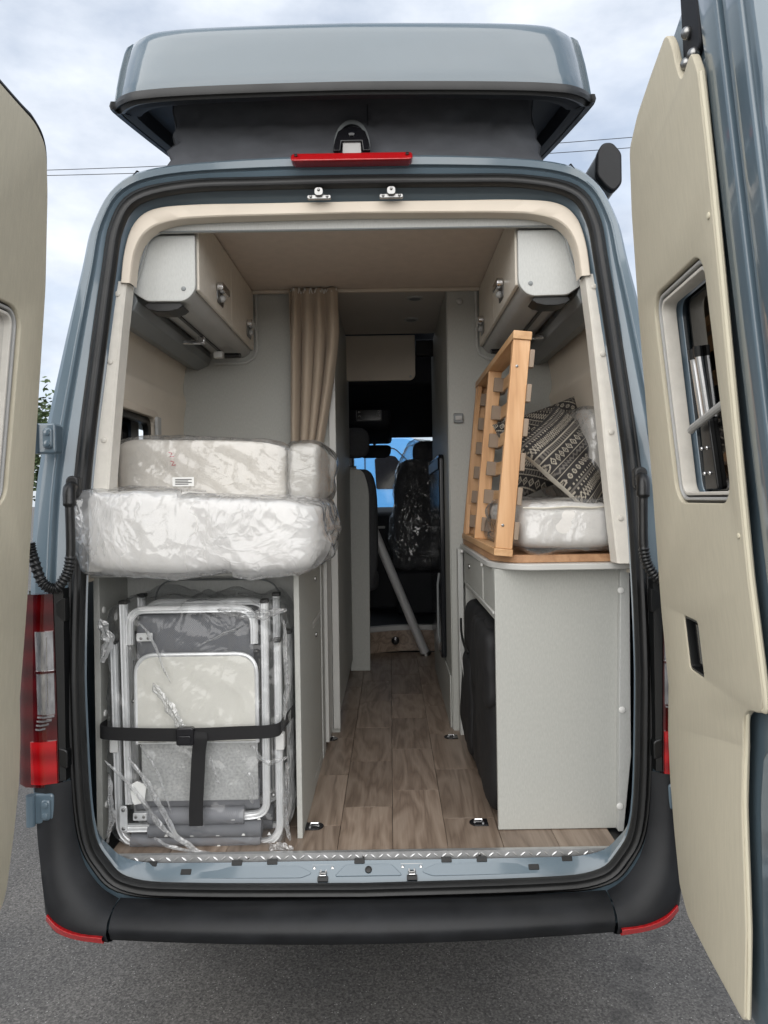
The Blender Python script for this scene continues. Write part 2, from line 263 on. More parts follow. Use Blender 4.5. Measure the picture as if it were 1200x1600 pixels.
def attrmat(name, rough=0.85):
    m, nt, b = newmat(name); b.inputs['Roughness'].default_value = rough
    a = nd(nt, 'ShaderNodeAttribute'); a.attribute_name = 'pattern'; lk(nt, a.outputs['Color'], b.inputs['Base Color'])
    t = nd(nt, 'ShaderNodeTexCoord'); n = nd(nt, 'ShaderNodeTexNoise'); n.inputs['Scale'].default_value = 300; lk(nt, t.outputs['Object'], n.inputs['Vector'])
    bp = nd(nt, 'ShaderNodeBump'); bp.inputs['Strength'].default_value = 0.3; bp.inputs['Distance'].default_value = 0.002; lk(nt, n.outputs['Fac'], bp.inputs['Height']); lk(nt, bp.outputs[0], b.inputs['Normal'])
    return m
M['ethnic'] = attrmat('woven_pattern')

# ------------------------------------------------------------------ object helpers
ROOT = {}
def rootof(p):
    while p is not None and p.parent is not None: p = p.parent
    return p
def link(name, me, m, parent=None):
    o = bpy.data.objects.new(name, me); C.objects.link(o)
    if m is not None: me.materials.append(M[m] if isinstance(m, str) else m)
    if parent is not None:
        o.parent = parent
        r = rootof(parent).location
        if r.length > 0: me.transform(Matrix.Translation(-r))
    return o
def thing(name, label, cat, loc=(0, 0, 0), group=None):
    o = bpy.data.objects.new(name, None); C.objects.link(o); o.location = loc; o.empty_display_size = 0.1
    tag(o, label, cat, group); return o
def tag(o, label, cat, group=None):
    o['label'] = label; o['category'] = cat
    if group: o['group'] = group
    return o
class MB:
    def __init__(s): s.v = []; s.f = []
    def add(s, v, f):
        k = len(s.v); s.v += [tuple(p) for p in v]; s.f += [tuple(i + k for i in q) for q in f]; return s
    def box(s, x0, x1, y0, y1, z0, z1):
        v = [(x, y, z) for z in (z0, z1) for y in (y0, y1) for x in (x0, x1)]
        return s.add(v, [(0, 2, 3, 1), (4, 5, 7, 6), (0, 1, 5, 4), (2, 6, 7, 3), (0, 4, 6, 2), (1, 3, 7, 5)])
    def hexa(s, a, b):           # two quads a (4 pts) and b (4 pts)
        return s.add(list(a) + list(b), [(3, 2, 1, 0), (4, 5, 6, 7), (0, 1, 5, 4), (1, 2, 6, 5), (2, 3, 7, 6), (3, 0, 4, 7)])
    def prism(s, poly, fn, a, b):   # poly 2D, fn(u,v,w)->3D
        n = len(poly); v = [fn(u, w, a) for u, w in poly] + [fn(u, w, b) for u, w in poly]
        f = [tuple(reversed(range(n))), tuple(range(n, 2 * n))] + [(i, (i + 1) % n, n + (i + 1) % n, n + i) for i in range(n)]
        return s.add(v, f)
    def grid(s, rows, cu=False, cv=False, skip=None):
        n = len(rows[0]); r = len(rows); v = [p for row in rows for p in row]; f = []
        for i in range(r if cv else r - 1):
            for j in range(n if cu else n - 1):
                if skip and skip(i, j): continue
                f.append((i * n + j, i * n + (j + 1) % n, ((i + 1) % r) * n + (j + 1) % n, ((i + 1) % r) * n + j))
        return s.add(v, f)
    def tube(s, path, r, n=10, closed=False, prof=None, up=None, caps=True):
        path = [Vector(p) for p in path]; m = len(path); rows = []; pu = None
        for i, p in enumerate(path):
            a = path[(i - 1) % m] if (closed or i > 0) else p; b = path[(i + 1) % m] if (closed or i < m - 1) else p
            t = (b - a).normalized()
            if up is not None: u = Vector(up)
            elif pu is None: u = Vector((0, 0, 1)) if abs(t.z) < 0.9 else Vector((1, 0, 0))
            else: u = pu
            u = (u - t * u.dot(t)).normalized(); pu = u; w = t.cross(u)
            rr = r[i] if isinstance(r, (list, tuple)) else r
            if prof: rows.append([p + w * a_ + u * b_ for a_, b_ in prof])
            else: rows.append([p + w * (math.cos(k * 2 * math.pi / n) * rr) + u * (math.sin(k * 2 * math.pi / n) * rr) for k in range(n)])
        k0 = len(s.v); s.grid(rows, cu=True, cv=closed)
        if caps and not closed:
            q = len(rows[0]); s.f.append(tuple(k0 + i for i in reversed(range(q)))); s.f.append(tuple(k0 + (m - 1) * q + i for i in range(q)))
        return s
    def cyl(s, a, b, r, n=16): return s.tube([a, b], r, n)
    def ball(s, c, r, n=10, sc=(1, 1, 1)):
        rows = []
        for i in range(n + 1):
            th = math.pi * i / n
            rows.append([(c[0] + sc[0] * r * math.sin(th) * math.cos(2 * math.pi * j / (2 * n)), c[1] + sc[1] * r * math.sin(th) * math.sin(2 * math.pi * j / (2 * n)), c[2] + sc[2] * r * math.cos(th)) for j in range(2 * n)])
        return s.grid(rows, cu=True)
    def mesh(s, name, smooth=True, angle=35):
        me = bpy.data.meshes.new(name); me.from_pydata(s.v, [], s.f)
        bm = bmesh.new(); bm.from_mesh(me); bmesh.ops.remove_doubles(bm, verts=bm.verts, dist=1e-5); bmesh.ops.recalc_face_normals(bm, faces=bm.faces); bm.to_mesh(me); bm.free()
        if smooth: fin(me, angle)
        return me
    def build(s, name, m, parent=None, bevel=0, segs=2, smooth=True, angle=35):
        o = link(name, s.mesh(name, smooth, angle), m, parent)
        if bevel: bev(o, bevel, segs)
        return o
def fin(me, angle=35):
    me.polygons.foreach_set('use_smooth', [True] * len(me.polygons)); me.set_sharp_from_angle(angle=R(angle)); me.update()
def bev(o, w, segs=2):
    b = o.modifiers.new('bevel', 'BEVEL'); b.width = w; b.segments = segs; b.limit_method = 'ANGLE'; b.angle_limit = R(40); b.harden_normals = False
    return o
XZ = lambda u, v, w: (u, w, v)       # poly in XZ, thickness along Y
YZ = lambda u, v, w: (w, u, v)       # poly in YZ, thickness along X
XY = lambda u, v, w: (u, v, w)       # poly in XY, thickness along Z
def rrect(x0, x1, y0, y1, r, n=5):
    rs = r if isinstance(r, (list, tuple)) else (r,) * 4      # bl, br, tr, tl
    out = []
    for (cx, cy, a0, rr) in ((x0 + rs[0], y0 + rs[0], 180, rs[0]), (x1 - rs[1], y0 + rs[1], 270, rs[1]), (x1 - rs[2], y1 - rs[2], 0, rs[2]), (x0 + rs[3], y1 - rs[3], 90, rs[3])):
        if rr == 0: out.append((cx, cy)); continue
        for k in range(n + 1):
            a = R(a0 + 90 * k / n); out.append((cx + rr * math.cos(a), cy + rr * math.sin(a)))
    return out
def rounded(poly, r, n=5):
    """round the corners of a polygon; r a number or one per corner"""
    out = []; m = len(poly)
    for i, p in enumerate(poly):
        rr = r[i] if isinstance(r, (list, tuple)) else r
        p = Vector(p); a = Vector(poly[i - 1]) - p; b = Vector(poly[(i + 1) % m]) - p
        if rr <= 0: out.append(tuple(p)); continue
        d = min(rr, a.length * .48, b.length * .48); A = p + a.normalized() * d; B = p + b.normalized() * d
        for k in range(n + 1):
            t = k / n; out.append(tuple(A * (1 - t) ** 2 + p * 2 * t * (1 - t) + B * t * t))
    return out
def catmull(pts, n, closed=False):
    P = [Vector(p) for p in pts]; m = len(P); out = []
    for i in range(m if closed else m - 1):
        g = lambda k: P[k % m] if closed else P[max(0, min(m - 1, k))]
        p0, p1, p2, p3 = g(i - 1), g(i), g(i + 1), g(i + 2)
        for k in range(n):
            t = k / n
            out.append(0.5 * ((2 * p1) + (p2 - p0) * t + (2 * p0 - 5 * p1 + 4 * p2 - p3) * t * t + (3 * p1 - p0 - 3 * p2 + p3) * t ** 3))
    if not closed: out.append(P[-1])
    return out
def holed(name, loops, fn, a, b, m, parent, bevel=0.0, cuts=()):
    """flat plate with holes: outline loops in 2D, thickness a..b along w, mapped by fn"""
    cu = bpy.data.curves.new('outline', 'CURVE'); cu.dimensions = '2D'; cu.fill_mode = 'BOTH'
    for lp in loops:
        sp = cu.splines.new('POLY'); sp.points.add(len(lp) - 1); sp.use_cyclic_u = True
        for i, (u, v) in enumerate(lp): sp.points[i].co = (u, v, 0, 1)
    cu.extrude = abs(b - a) / 2 - bevel; cu.bevel_depth = bevel; cu.bevel_resolution = 2; cu.offset = -bevel
    co = bpy.data.objects.new('outline', cu); C.objects.link(co); dg = bpy.context.evaluated_depsgraph_get(); dg.update()
    me = bpy.data.meshes.new_from_object(co.evaluated_get(dg)); bpy.data.objects.remove(co); bpy.data.curves.remove(cu)
    me.materials.clear()
    bm = bmesh.new(); bm.from_mesh(me); bmesh.ops.remove_doubles(bm, verts=bm.verts, dist=1e-5)
    for c in cuts: bmesh.ops.bisect_plane(bm, geom=bm.verts[:] + bm.edges[:] + bm.faces[:], plane_co=(0, c, 0), plane_no=(0, 1, 0))
    for v in bm.verts: v.co = Vector(fn(v.co.x, v.co.y, (a + b) / 2 + v.co.z))
    bmesh.ops.recalc_face_normals(bm, faces=bm.faces); bm.to_mesh(me); bm.free(); me.name = name; fin(me, 30)
    return link(name, me, m, parent)
def pbox(cx, cy, cz, dx, dy, dz, k=5.0, n=24, disp=None, tail=None):
    """rounded-box (p-norm) closed grid mesh with a displacement function"""
    bm = bmesh.new(); vs = {}
    def put(p):
        key = tuple(round(c, 5) for c in p)
        if key in vs: return vs[key]
        q = (abs(p[0]) ** k + abs(p[1]) ** k + abs(p[2]) ** k) ** (1 / k)
        u = Vector([c / q for c in p]); nrm = Vector([math.copysign(abs(c) ** (k - 1), c) / d for c, d in zip(u, (dx, dy, dz))]).normalized()
        pos = Vector((cx + u.x * dx / 2, cy + u.y * dy / 2, cz + u.z * dz / 2))
        if disp: pos = pos + disp(pos, nrm, u)
        vs[key] = bm.verts.new(pos); return vs[key]
    for ax in range(3):
        for sg in (-1, 1):
            G = []
            for i in range(n + 1):
                row = []
                for j in range(n + 1):
                    a, b = math.tan((i / n * 2 - 1) * math.pi / 4), math.tan((j / n * 2 - 1) * math.pi / 4)
                    p = [0, 0, 0]; p[ax] = sg; p[(ax + 1) % 3] = a; p[(ax + 2) % 3] = b
                    row.append(put(p))
                G.append(row)
            for i in range(n):
                for j in range(n):
                    try: bm.faces.new((G[i][j], G[i + 1][j], G[i + 1][j + 1], G[i][j + 1]))
                    except ValueError: pass
    bmesh.ops.recalc_face_normals(bm, faces=bm.faces)
    me = bpy.data.meshes.new('soft'); bm.to_mesh(me); bm.free(); fin(me, 180); return me
def nz3(p, s, seed=0): return noise.noise(Vector((p[0] * s + seed * 3.7, p[1] * s + seed * 1.3, p[2] * s - seed * 2.1)))
def ridge(p, s, seed=0): return 1 - abs(nz3(p, s, seed)) * 2
def crease(p, seed=0, a=1.0, fine=1.0):
    """sharp long folds of thin plastic: V-shaped noise stretched along slanted directions"""
    x, y, z = p; h = 0
    w = .25 * nz3(p, 3, seed + 9)
    for (c, s_, f, st, am) in ((.8, .6, 6, .25, .0075), (.75, -.66, 8, .22, .0070), (.35, .94, 12, .28, .0060), (.97, -.2, 18, .30, .0045), (.6, .8, 28, .35, .0030), (.85, -.5, 44, .4, .0017)):
        q = (c * x + s_ * z + w * .12, y * .8, (-s_ * x + c * z) * st * 1.0)
        h += am * (1.0 if f < 15 else fine) * (.5 - abs(nz3((q[0], q[1], q[2]), f, seed + f)) * 2.0)
    return h * a

# ------------------------------------------------------------------ setting
g = MB().add([(-400, -400, 0), (400, -400, 0), (400, 600, 0), (-400, 600, 0)], [(0, 1, 2, 3)]).build('ground', 'asphalt', smooth=False); g['kind'] = 'structure'

# ================================================================== the camper van
van = thing('camper_van', 'blue-grey camper van seen from behind with open rear doors and raised roof', 'van')
YR = lambda z: 0.09 * max(0.0, z - 1.2)        # the tail leans forward above the waist
OUT = [(0, .45), (.5, .45), (.84, .46), (.93, .56), (.985, .8), (1.003, 1.15), (1.005, 1.5), (.992, 1.84), (.926, 2.2), (.867, 2.48), (.835, 2.63), (.765, 2.76), (.64, 2.822), (.3, 2.85), (0, 2.853)]
SO = [(0, .567), (.5, .575), (.70, .592), (.79, .655), (.845, .79), (.862, 1.15), (.865, 1.5), (.855, 1.84), (.822, 2.2), (.79, 2.485), (.768, 2.64), (.705, 2.735), (.54, 2.77), (.3, 2.775), (0, 2.777)]
SI = [(0, .588), (.5, .596), (.69, .613), (.765, .67), (.815, .79), (.832, 1.15), (.835, 1.5), (.824, 1.84), (.79, 2.2), (.76, 2.485), (.738, 2.62), (.68, 2.705), (.53, 2.745), (.3, 2.752), (0, 2.754)]
RV = [(0, .634), (.5, .634), (.70, .642), (.785, .69), (.832, .79), (.850, 1.15), (.850, 1.5), (.828, 1.84), (.785, 2.2), (.74, 2.485), (.718, 2.60), (.67, 2.68), (.55, 2.708), (.3, 2.714), (0, 2.716)]
def full(half, n=5):
    h = catmull(half, n); return h + [Vector((-p.x, p.y)) for p in reversed(h[1:-1])]
def lerpc(a, b, t): return [(p[0] * (1 - t) + q[0] * t, p[1] * (1 - t) + q[1] * t) for p, q in zip(a, b)]
def ring(half, off): return [(p.x, YR(p.y) + off, p.y) for p in full(half)]
# --- body skin: rear frame ring, then sides and roof running forward
rows = [ring(SO, .034), ring(lerpc(OUT, SO, .92), .034), ring(lerpc(OUT, SO, .62), .018), ring(lerpc(OUT, SO, .56), .020), ring(lerpc(OUT, SO, .53), .010), ring(lerpc(OUT, SO, .50), .006), ring(lerpc(OUT, SO, .22), .000),
        ring(lerpc(OUT, SO, .09), .010), ring(lerpc(OUT, SO, .02), .035), ring(OUT, .075)]
MB().grid(rows, cu=True).build('rear_frame', 'paint', van, angle=28)
MB().grid([ring(SO, .034), ring(lerpc(SO, SI, .5), .042), ring(SI, .05), ring(RV, .088)], cu=True).build('door_reveal', 'paint', van, angle=50)
fo = full(OUT); NF = len(fo)
ys = [.075, .30, .40, .80, 1.15, 2.0, 3.0, 4.2]
rows = [[(p.x, y + YR(p.y) * max(0, 1 - (y - .075) / 2.0), p.y) for p in fo] for y in ys]
def skp(i, j):
    z = (fo[j].y + fo[(j + 1) % NF].y) / 2; x = fo[j].x
    return (x < 0 and i in (2, 3) and 1.62 < z < 2.08) or (i in (4, 5, 6) and z > 2.835 and abs(x) < .5 and i == 5)
MB().grid(rows, cu=True, skip=skp).build('body_side', 'paint', van)
for sx in (-1, 1):
    MB().tube([(sx * .700, YR(2.80) + .001, 2.788), (sx * .694, YR(2.8) + .020, 2.812), (sx * .69, YR(2.8) + .075, 2.823)], .0025, 6).build('roof_seam', 'rubber', van)
    MB().tube([(p[0] * sx, p[1] - .001, p[2]) for p in [(q.x, YR(q.y) + .0065, q.y) for q in catmull(lerpc(OUT, SO, .44), 5)[28:56]]], .0022, 6).build('weld_bead', 'paint', van)
# --- cab: windscreen, bonnet and nose
def lerp2(a, b, t): return a[0] * (1 - t) + b[0] * t, a[1] * (1 - t) + b[1] * t
cabp = [(4.2, .45), (5.85, .42), (5.95, .75), (5.88, 1.15), (5.55, 1.42), (5.10, 1.55)]
ro = MB()
ro.prism([(4.2, .45), (5.85, .42), (5.95, .75), (5.88, 1.15), (5.55, 1.42), (5.10, 1.55), (4.2, 1.55)], YZ, -.95, .95)
ro.build('bonnet', 'paint', van, 0.05, 3)
for sx in (-1, 1):
    MB().hexa([(sx * .96, 4.19, 1.55), (sx * .90, 4.19, 1.55), (sx * .90, 4.29, 1.55), (sx * .96, 4.29, 1.55)], [(sx * .84, 4.19, 2.62), (sx * .78, 4.19, 2.62), (sx * .78, 4.26, 2.62), (sx * .84, 4.26, 2.62)]).build('door_pillar', 'paint', van)
    MB().tube([(sx * .90, 5.08, 1.53), (sx * .82, 4.62, 2.15), (sx * .76, 4.34, 2.56)], .05, 8).build('windscreen_pillar', 'paint', van)
    w = MB().add([(sx * .94, 4.30, 1.56), (sx * .93, 5.02, 1.56), (sx * .82, 4.38, 2.45), (sx * .84, 4.30, 2.5)], [(0, 1, 2, 3)]).build('side_window', 'tint', van, smooth=False)
MB().add([(x, y, z) for (y, z, hw) in ((5.08, 1.555, .88), (4.62, 2.15, .80), (4.34, 2.56, .74)) for x in (-hw, -hw / 2, 0, hw / 2, hw)], [(i * 5 + j, i * 5 + j + 1, i * 5 + j + 6, i * 5 + j + 5) for i in range(2) for j in range(4)]).build('windscreen', 'glass', van)
MB().prism([(4.19, 2.86), (4.40, 2.72), (4.36, 2.56), (4.19, 2.56)], YZ, -.80, .80).build('cab_roof', 'paint', van, .02)
# --- underbody and wheels
MB().box(-.78, .78, .25, 5.6, .40, .449).build('underbody', 'blackp', van)
def wheel(x, y, parent, hub='greyp'):
    s = 1 if x > 0 else -1
    prof = [(.20, -.11), (.30, -.12), (.345, -.09), (.36, -.04), (.36, .04), (.345, .09), (.30, .12), (.20, .11)]
    rows = [[(x + b, y + a * math.cos(t), .36 + a * math.sin(t)) for a, b in prof] for t in [2 * math.pi * k / 40 for k in range(40)]]
    w = MB().grid(rows, cu=True, cv=True).build('wheel', 'tyre', parent)
    pr = [(.21, .10 * s), (.20, .02 * s), (.10, .0), (.09, .05 * s), (.0, .06 * s)]
    MB().grid([[(x + b, y + a * math.cos(t), .36 + a * math.sin(t)) for a, b in pr] for t in [2 * math.pi * k / 32 for k in range(32)]], cv=True).build('rim', hub, w)
for yy in (1.25, 4.75):
    for xx in (-.86, .86): wheel(xx, yy, van)

# --- rubber seal round the opening
def loop3(half, off): return [Vector(p) for p in ring(half, off)]
mid = lerpc(SO, SI, .5)
sp = [(-.018, -.010), (-.020, .006), (-.010, .016), (-.004, .010), (.004, .012), (.012, .018), (.020, .008), (.018, -.010)]
MB().tube(loop3(mid, .018), .02, closed=True, prof=[(a, -b) for a, b in sp], up=(0, 1, 0)).build('door_seal', 'rubber', van, angle=60)
MB().tube(loop3(lerpc(OUT, SO, .90), .024), .006, n=6, closed=True).build('frame_bead', 'rubber', van)

# --- cream trim arch and posts inside the seal
TO = [(.752, 2.455), (.742, 2.56), (.715, 2.648), (.655, 2.698), (.525, 2.712), (.3, 2.713), (0, 2.714)]
TI = [(.722, 2.455), (.709, 2.56), (.668, 2.628), (.588, 2.66), (.47, 2.669), (.3, 2.672), (0, 2.675)]
def arch(h, n=6):
    c = catmull(h, n); return c + [Vector((-p.x, p.y)) for p in reversed(c[:-1])]
def arow(h, off): return [(p.x, YR(p.y) + off, p.y) for p in arch(h)]
tr = MB().grid([arow(TO, .090), arow(TO, .055), arow(lerpc(TO, TI, .06), .048), arow(lerpc(TO, TI, .15), .046), arow(lerpc(TO, TI, .88), .052), arow(lerpc(TO, TI, .97), .056), arow(TI, .064), arow(TI, .112)]).build('trim_arch', 'trim', van, angle=35)
def cap(p, r, m, parent, name='screw_cap', d=(0, -1, 0)):
    d = Vector(d); p = Vector(p)
    return MB().tube([p, p + d * r * .35, p + d * r * .5], [r, r * .9, r * .45], 12).build(name, m, parent)
for x, z in ((-.736, 2.50), (.736, 2.50), (-.31, 2.695), (.02, 2.696), (.40, 2.695)): cap((x, YR(z) + .052, z), .007, 'trim', tr)
for sx in (-1, 1):
    zs = [1.54, 1.77, 2.1, 2.30, 2.462]; ox = [.848, .835, .812, .797, .783]; ix = [.800, .783, .764, .750, .736]
    rws = []
    for z, o_, i_ in zip(zs, ox, ix):
        y = YR(z)
        rws.append([(sx * o_, y + .10, z), (sx * o_, y + .058, z), (sx * (o_ - .004), y + .053, z), (sx * (i_ + .006), y + .057, z), (sx * i_, y + .064, z), (sx * i_, y + .13, z)])
    po = MB().grid(rws).build('door_post_trim', 'post', van, angle=30)
    for z, x in ((2.42, .762), (2.20, .781), (1.95, .797), (1.68, .815)): cap((sx * x, YR(z) + .054, z), .009, 'post', po)

# --- reveal fittings: upper strikers
for x in (-.112, .118):
    k = MB().prism(rrect(x - .038, x + .038, 2.708, 2.722, .006), XZ, .150, .162).prism(rrect(x - .014, x + .014, 2.715, 2.742, .010), XZ, .140, .164).build('striker', 'steel', van, .002)
    for bx, by, bz in ((x - .026, .15, 2.716), (x + .026, .15, 2.716), (x, .14, 2.733)): MB().ball((bx, by, bz), .005, 6).build('bolt', 'steel', k)
# --- sill: aluminium tread strip, rubber plugs, embossing and lower strikers
st = MB().prism([(.098, .6545), (.113, .6545), (.113, .6515), (.101, .6515), (.101, .628), (.098, .628)], YZ, -.772, .772)
k = 0
for i in range(62):
    x = -.755 + i * .0245; s = 1 if i % 2 else -1
    p0, p1 = Vector((x - .007, .0972, .6415 - s * .0055)), Vector((x + .007, .0972, .6415 + s * .0055))
    st.tube([p0, (p0 + p1) / 2, p1], [.0008, .0028, .0008], 6)
stp = st.build('tread_strip', 'tread', van)
for x in (-.735, -.36, .0, .36, .735): cap((x, .0975, .642), .005, 'steel', stp, 'screw')
def sillz(y): return .588 + (y - .05) * (.634 - .588) / .05
def on_sill(x, y, h=0.0): return (x, y - h * .68, sillz(y) + .004 * 0 + h * .73)
def sill_pad(poly, h0, h1, name, m, b=.002): return MB().prism(poly, lambda u, v, w: on_sill(u, v, w), h0, h1).build(name, m, van, b)
sill_pad(rounded([(-.66, .061), (-.19, .058), (-.155, .068), (-.20, .084), (-.64, .088)], .012), -.006, .007, 'sill_swage', 'paint', .005)
sill_pad(rounded([(.66, .061), (.21, .058), (.175, .068), (.22, .084), (.64, .088)], .012), -.006, .007, 'sill_swage', 'paint', .005)
sill_pad(rounded([(-.09, .060), (.12, .060), (.085, .086), (-.055, .086)], .010), -.006, .007, 'sill_swage', 'paint', .005)
for x, y in ((-.655, .092), (-.545, .074), (-.392, .092), (-.283, .093), (-.124, .0545), (-.013, .092), (.148, .0545), (.256, .092), (.365, .092), (.628, .090), (.522, .073)):
    sill_pad(rrect(x - .016, x + .016, y - .006, y + .006, .002), .002, .0105, 'rubber_plug', 'rubber', .001)
cap((.015, .073 - .006, sillz(.073) + .006), .011, 'rubber', van, 'drain_plug', (0, -.68, .73))
for x in (-.124, .148):
    k = MB().prism(rrect(x - .038, x + .038, .640 - .036, .640 - .014, .005), XZ, .080, .086).box(x - .012, x + .012, .058, .082, .600, .612).build('striker', 'steel', van, .002)
    MB().tube([(x - .008, .072, .612), (x - .008, .050, .606), (x + .008, .050, .606), (x + .008, .072, .612)], .0035, 8).build('striker_loop', 'chrome', k)
    for bx in (x - .028, x + .028): MB().ball((bx, .079, .615), .0075, 6).build('bolt', 'chrome', k)

# --- rear bumper
bprof = [(.025, .552), (.0, .560), (-.03, .571), (-.07, .569), (-.104, .558), (-.121, .540), (-.126, .524), (-.118, .511), (-.112, .494), (-.085, .480), (.02, .474)]
rws = []
for i in range(25):
    x = -.722 + 1.444 * i / 24; c = (x / .72) ** 2
    rws.append([(x, y + .030 * c if y < 0 else y, z + .006 * c) for y, z in bprof])
bu = MB().grid(rws).build('bumper', 'bumper', van, angle=50)
for sx in (-1, 1):
    inner = [(.726, .575, .0), (.778, .610, .0), (.826, .672, .005), (.852, .75, .01), (.864, .84, .012), (.868, .925, .012)]
    m1 = [(.728, .571, -.050), (.790, .595, -.050), (.846, .655, -.040), (.876, .745, -.026), (.890, .84, -.018), (.896, .925, -.012)]
    m2 = [(.728, .552, -.090), (.808, .568, -.085), (.880, .630, -.062), (.915, .735, -.034), (.928, .84, -.022), (.934, .925, -.016)]
    m3 = [(.728, .524, -.100), (.820, .533, -.094), (.905, .580, -.070), (.945, .72, -.034), (.962, .84, -.016), (.972, .925, -.004)]
    m4 = [(.728, .494, -.084), (.826, .502, -.078), (.915, .535, -.050), (.960, .70, .01), (.978, .84, .03), (.986, .925, .04)]
    m5 = [(.728, .480, -.055), (.815, .486, -.045), (.900, .512, .0), (.950, .69, .10), (.972, .84, .12), (.982, .925, .12)]
    m6 = [(.728, .476, .02), (.80, .480, .03), (.88, .51, .08), (.93, .65, .20), (.955, .84, .22), (.965, .925, .22)]
    bc = MB().grid([catmull([(sx * a, c, b) for a, b, c in l], 5) for l in (inner, m1, m2, m3, m4, m5, m6)]).build('bumper_corner', 'bumper', van, angle=60)
    a = catmull([(.737, .520, -.103), (.81, .528, -.099), (.866, .543, -.088), (.910, .566, -.066)], 5); b = catmull([(.737, .498, -.092), (.815, .506, -.086), (.874, .521, -.076), (.916, .545, -.055)], 5)
    rf = MB(); A = [(sx * p.x, p.z - .006, p.y) for p in a]; B = [(sx * p.x, p.z - .006, p.y) for p in b]; A2 = [(x, y + .02, z) for x, y, z in A]; B2 = [(x, y + .02, z) for x, y, z in B]
    rf.grid([A2, A, B, B2], cv=True).build('reflector', 'reflector', bc, .002)
# --- tail lamps with their black surround
for sx in (-1, 1):
    def lamp(z0, z1, x0a, x0b, x1a, x1b, y, name, m, par, n=8, d=.012):
        rws = []
        for i in range(n + 1):
            t = i / n; z = z0 + (z1 - z0) * t; xa = x0a + (x0b - x0a) * t; xb = x1a + (x1b - x1a) * t
            rws.append([(sx * (xa + .0), y + .03, z), (sx * xa, y + .003, z), (sx * (xa * .6 + xb * .4), y - d, z), (sx * (xa * .25 + xb * .75), y - d * .6, z), (sx * xb, y + .02, z), (sx * (xb + .004), y + .10, z)])
        mb = MB().grid(rws); k = len(rws[0])
        mb.f.append(tuple(range(k))); mb.f.append(tuple(n * k + i for i in range(k)))
        return mb.build(name, m, par, angle=40)
    tl = lamp(.915, 1.485, .897, .907, 1.022, 1.012, -.008, 'tail_lamp', 'redd', van)
    lamp(1.13, 1.375, .903, .906, .966, .972, -.014, 'reversing_lens', 'clear', tl, 8, .010)
    lamp(.925, 1.05, .899, .901, .995, .995, -.015, 'brake_lens', 'red', tl)
    for j in range(4): lamp(1.085 + j * .012, 1.090 + j * .012, .905 + .008 * (3 - j), .905 + .008 * (3 - j), .965, .965, -.016, 'lens_rib', 'clear', tl, 1)
    lamp(1.252, 1.259, .902, .902, .974, .974, -.0165, 'lens_divider', 'redd', tl, 1)
    for j in range(3): lamp(1.15, 1.36, .918 + .014 * j, .920 + .014 * j, .921 + .014 * j, .923 + .014 * j, -.0185, 'lens_rib', 'chrome', tl, 4, .004)
    bz = MB().grid([[(sx * .873, .028, .93 + .57 * t), (sx * .876, -.005, .93 + .57 * t), (sx * (.893 + .010 * t), -.009, .93 + .57 * t), (sx * (.899 + .010 * t), .03, .93 + .57 * t)] for t in [i / 8 for i in range(9)]]).build('lamp_surround', 'blackp', van, angle=40)
    MB().prism(rounded([(.868, 1.40), (.895, 1.425), (.895, 1.46), (.868, 1.475)], .008), lambda u, v, w: (sx * u, w, v), -.012, .02).build('buffer', 'blackp', van, .004)
    MB().prism(rounded([(.868, .965), (.895, .975), (.895, 1.03), (.868, 1.02)], .008), lambda u, v, w: (sx * u, w, v), -.012, .02).build('buffer', 'blackp', van, .004)
    # hinges
    for zc, xx in ((1.945, .912), (.852, .935)):
        h = MB().prism(rrect(xx - .028, xx + .040, zc - .045, zc + .045, .010), lambda u, v, w: (sx * u, w, v), -.022, .03).build('door_hinge', 'paint', van, .006, 3)
        MB().prism(rrect(xx - .022, xx + .006, zc - .030, zc + .030, .010), lambda u, v, w: (sx * u, w, v), -.032, -.020).build('hinge_plate', 'paint', h, .004)
        for dz in (-.016, .016): cap((sx * (xx - .008), -.032, zc + dz), .010, 'paint', h, 'bolt')
        MB().cyl((sx * (xx + .036), -.028, zc - .045), (sx * (xx + .036), -.028, zc + .045), .013).build('hinge_pin', 'paint', h)
    # ribbed cable hose from pillar to door
    path = catmull([(sx * .850, .03, 1.800), (sx * .847, -.015, 1.795), (sx * .842, -.03, 1.755), (sx * .840, -.032, 1.68), (sx * .840, -.034, 1.60), (sx * .850, -.038, 1.545), (sx * .880, -.045, 1.505), (sx * .915, -.052, 1.525), (sx * .940, -.055, 1.60), (sx * .946, -.06, 1.64)], 16)
    rad = []
    for i, p in enumerate(path):
        q = i / len(path)
        rad.append(.019 - .003 * q * 0 if q < .24 else (.0135 if q < .44 else (.0135 if i % 3 else .0170)))
    ho = MB().tube(path, rad, 12).build('cable_hose', 'blackp', van, angle=60)
    MB().prism(rrect(.828, .868, 1.765, 1.835, .018), lambda u, v, w: (sx * u, w, v), .0, .03).build('hose_grommet', 'rubber', ho, .006)

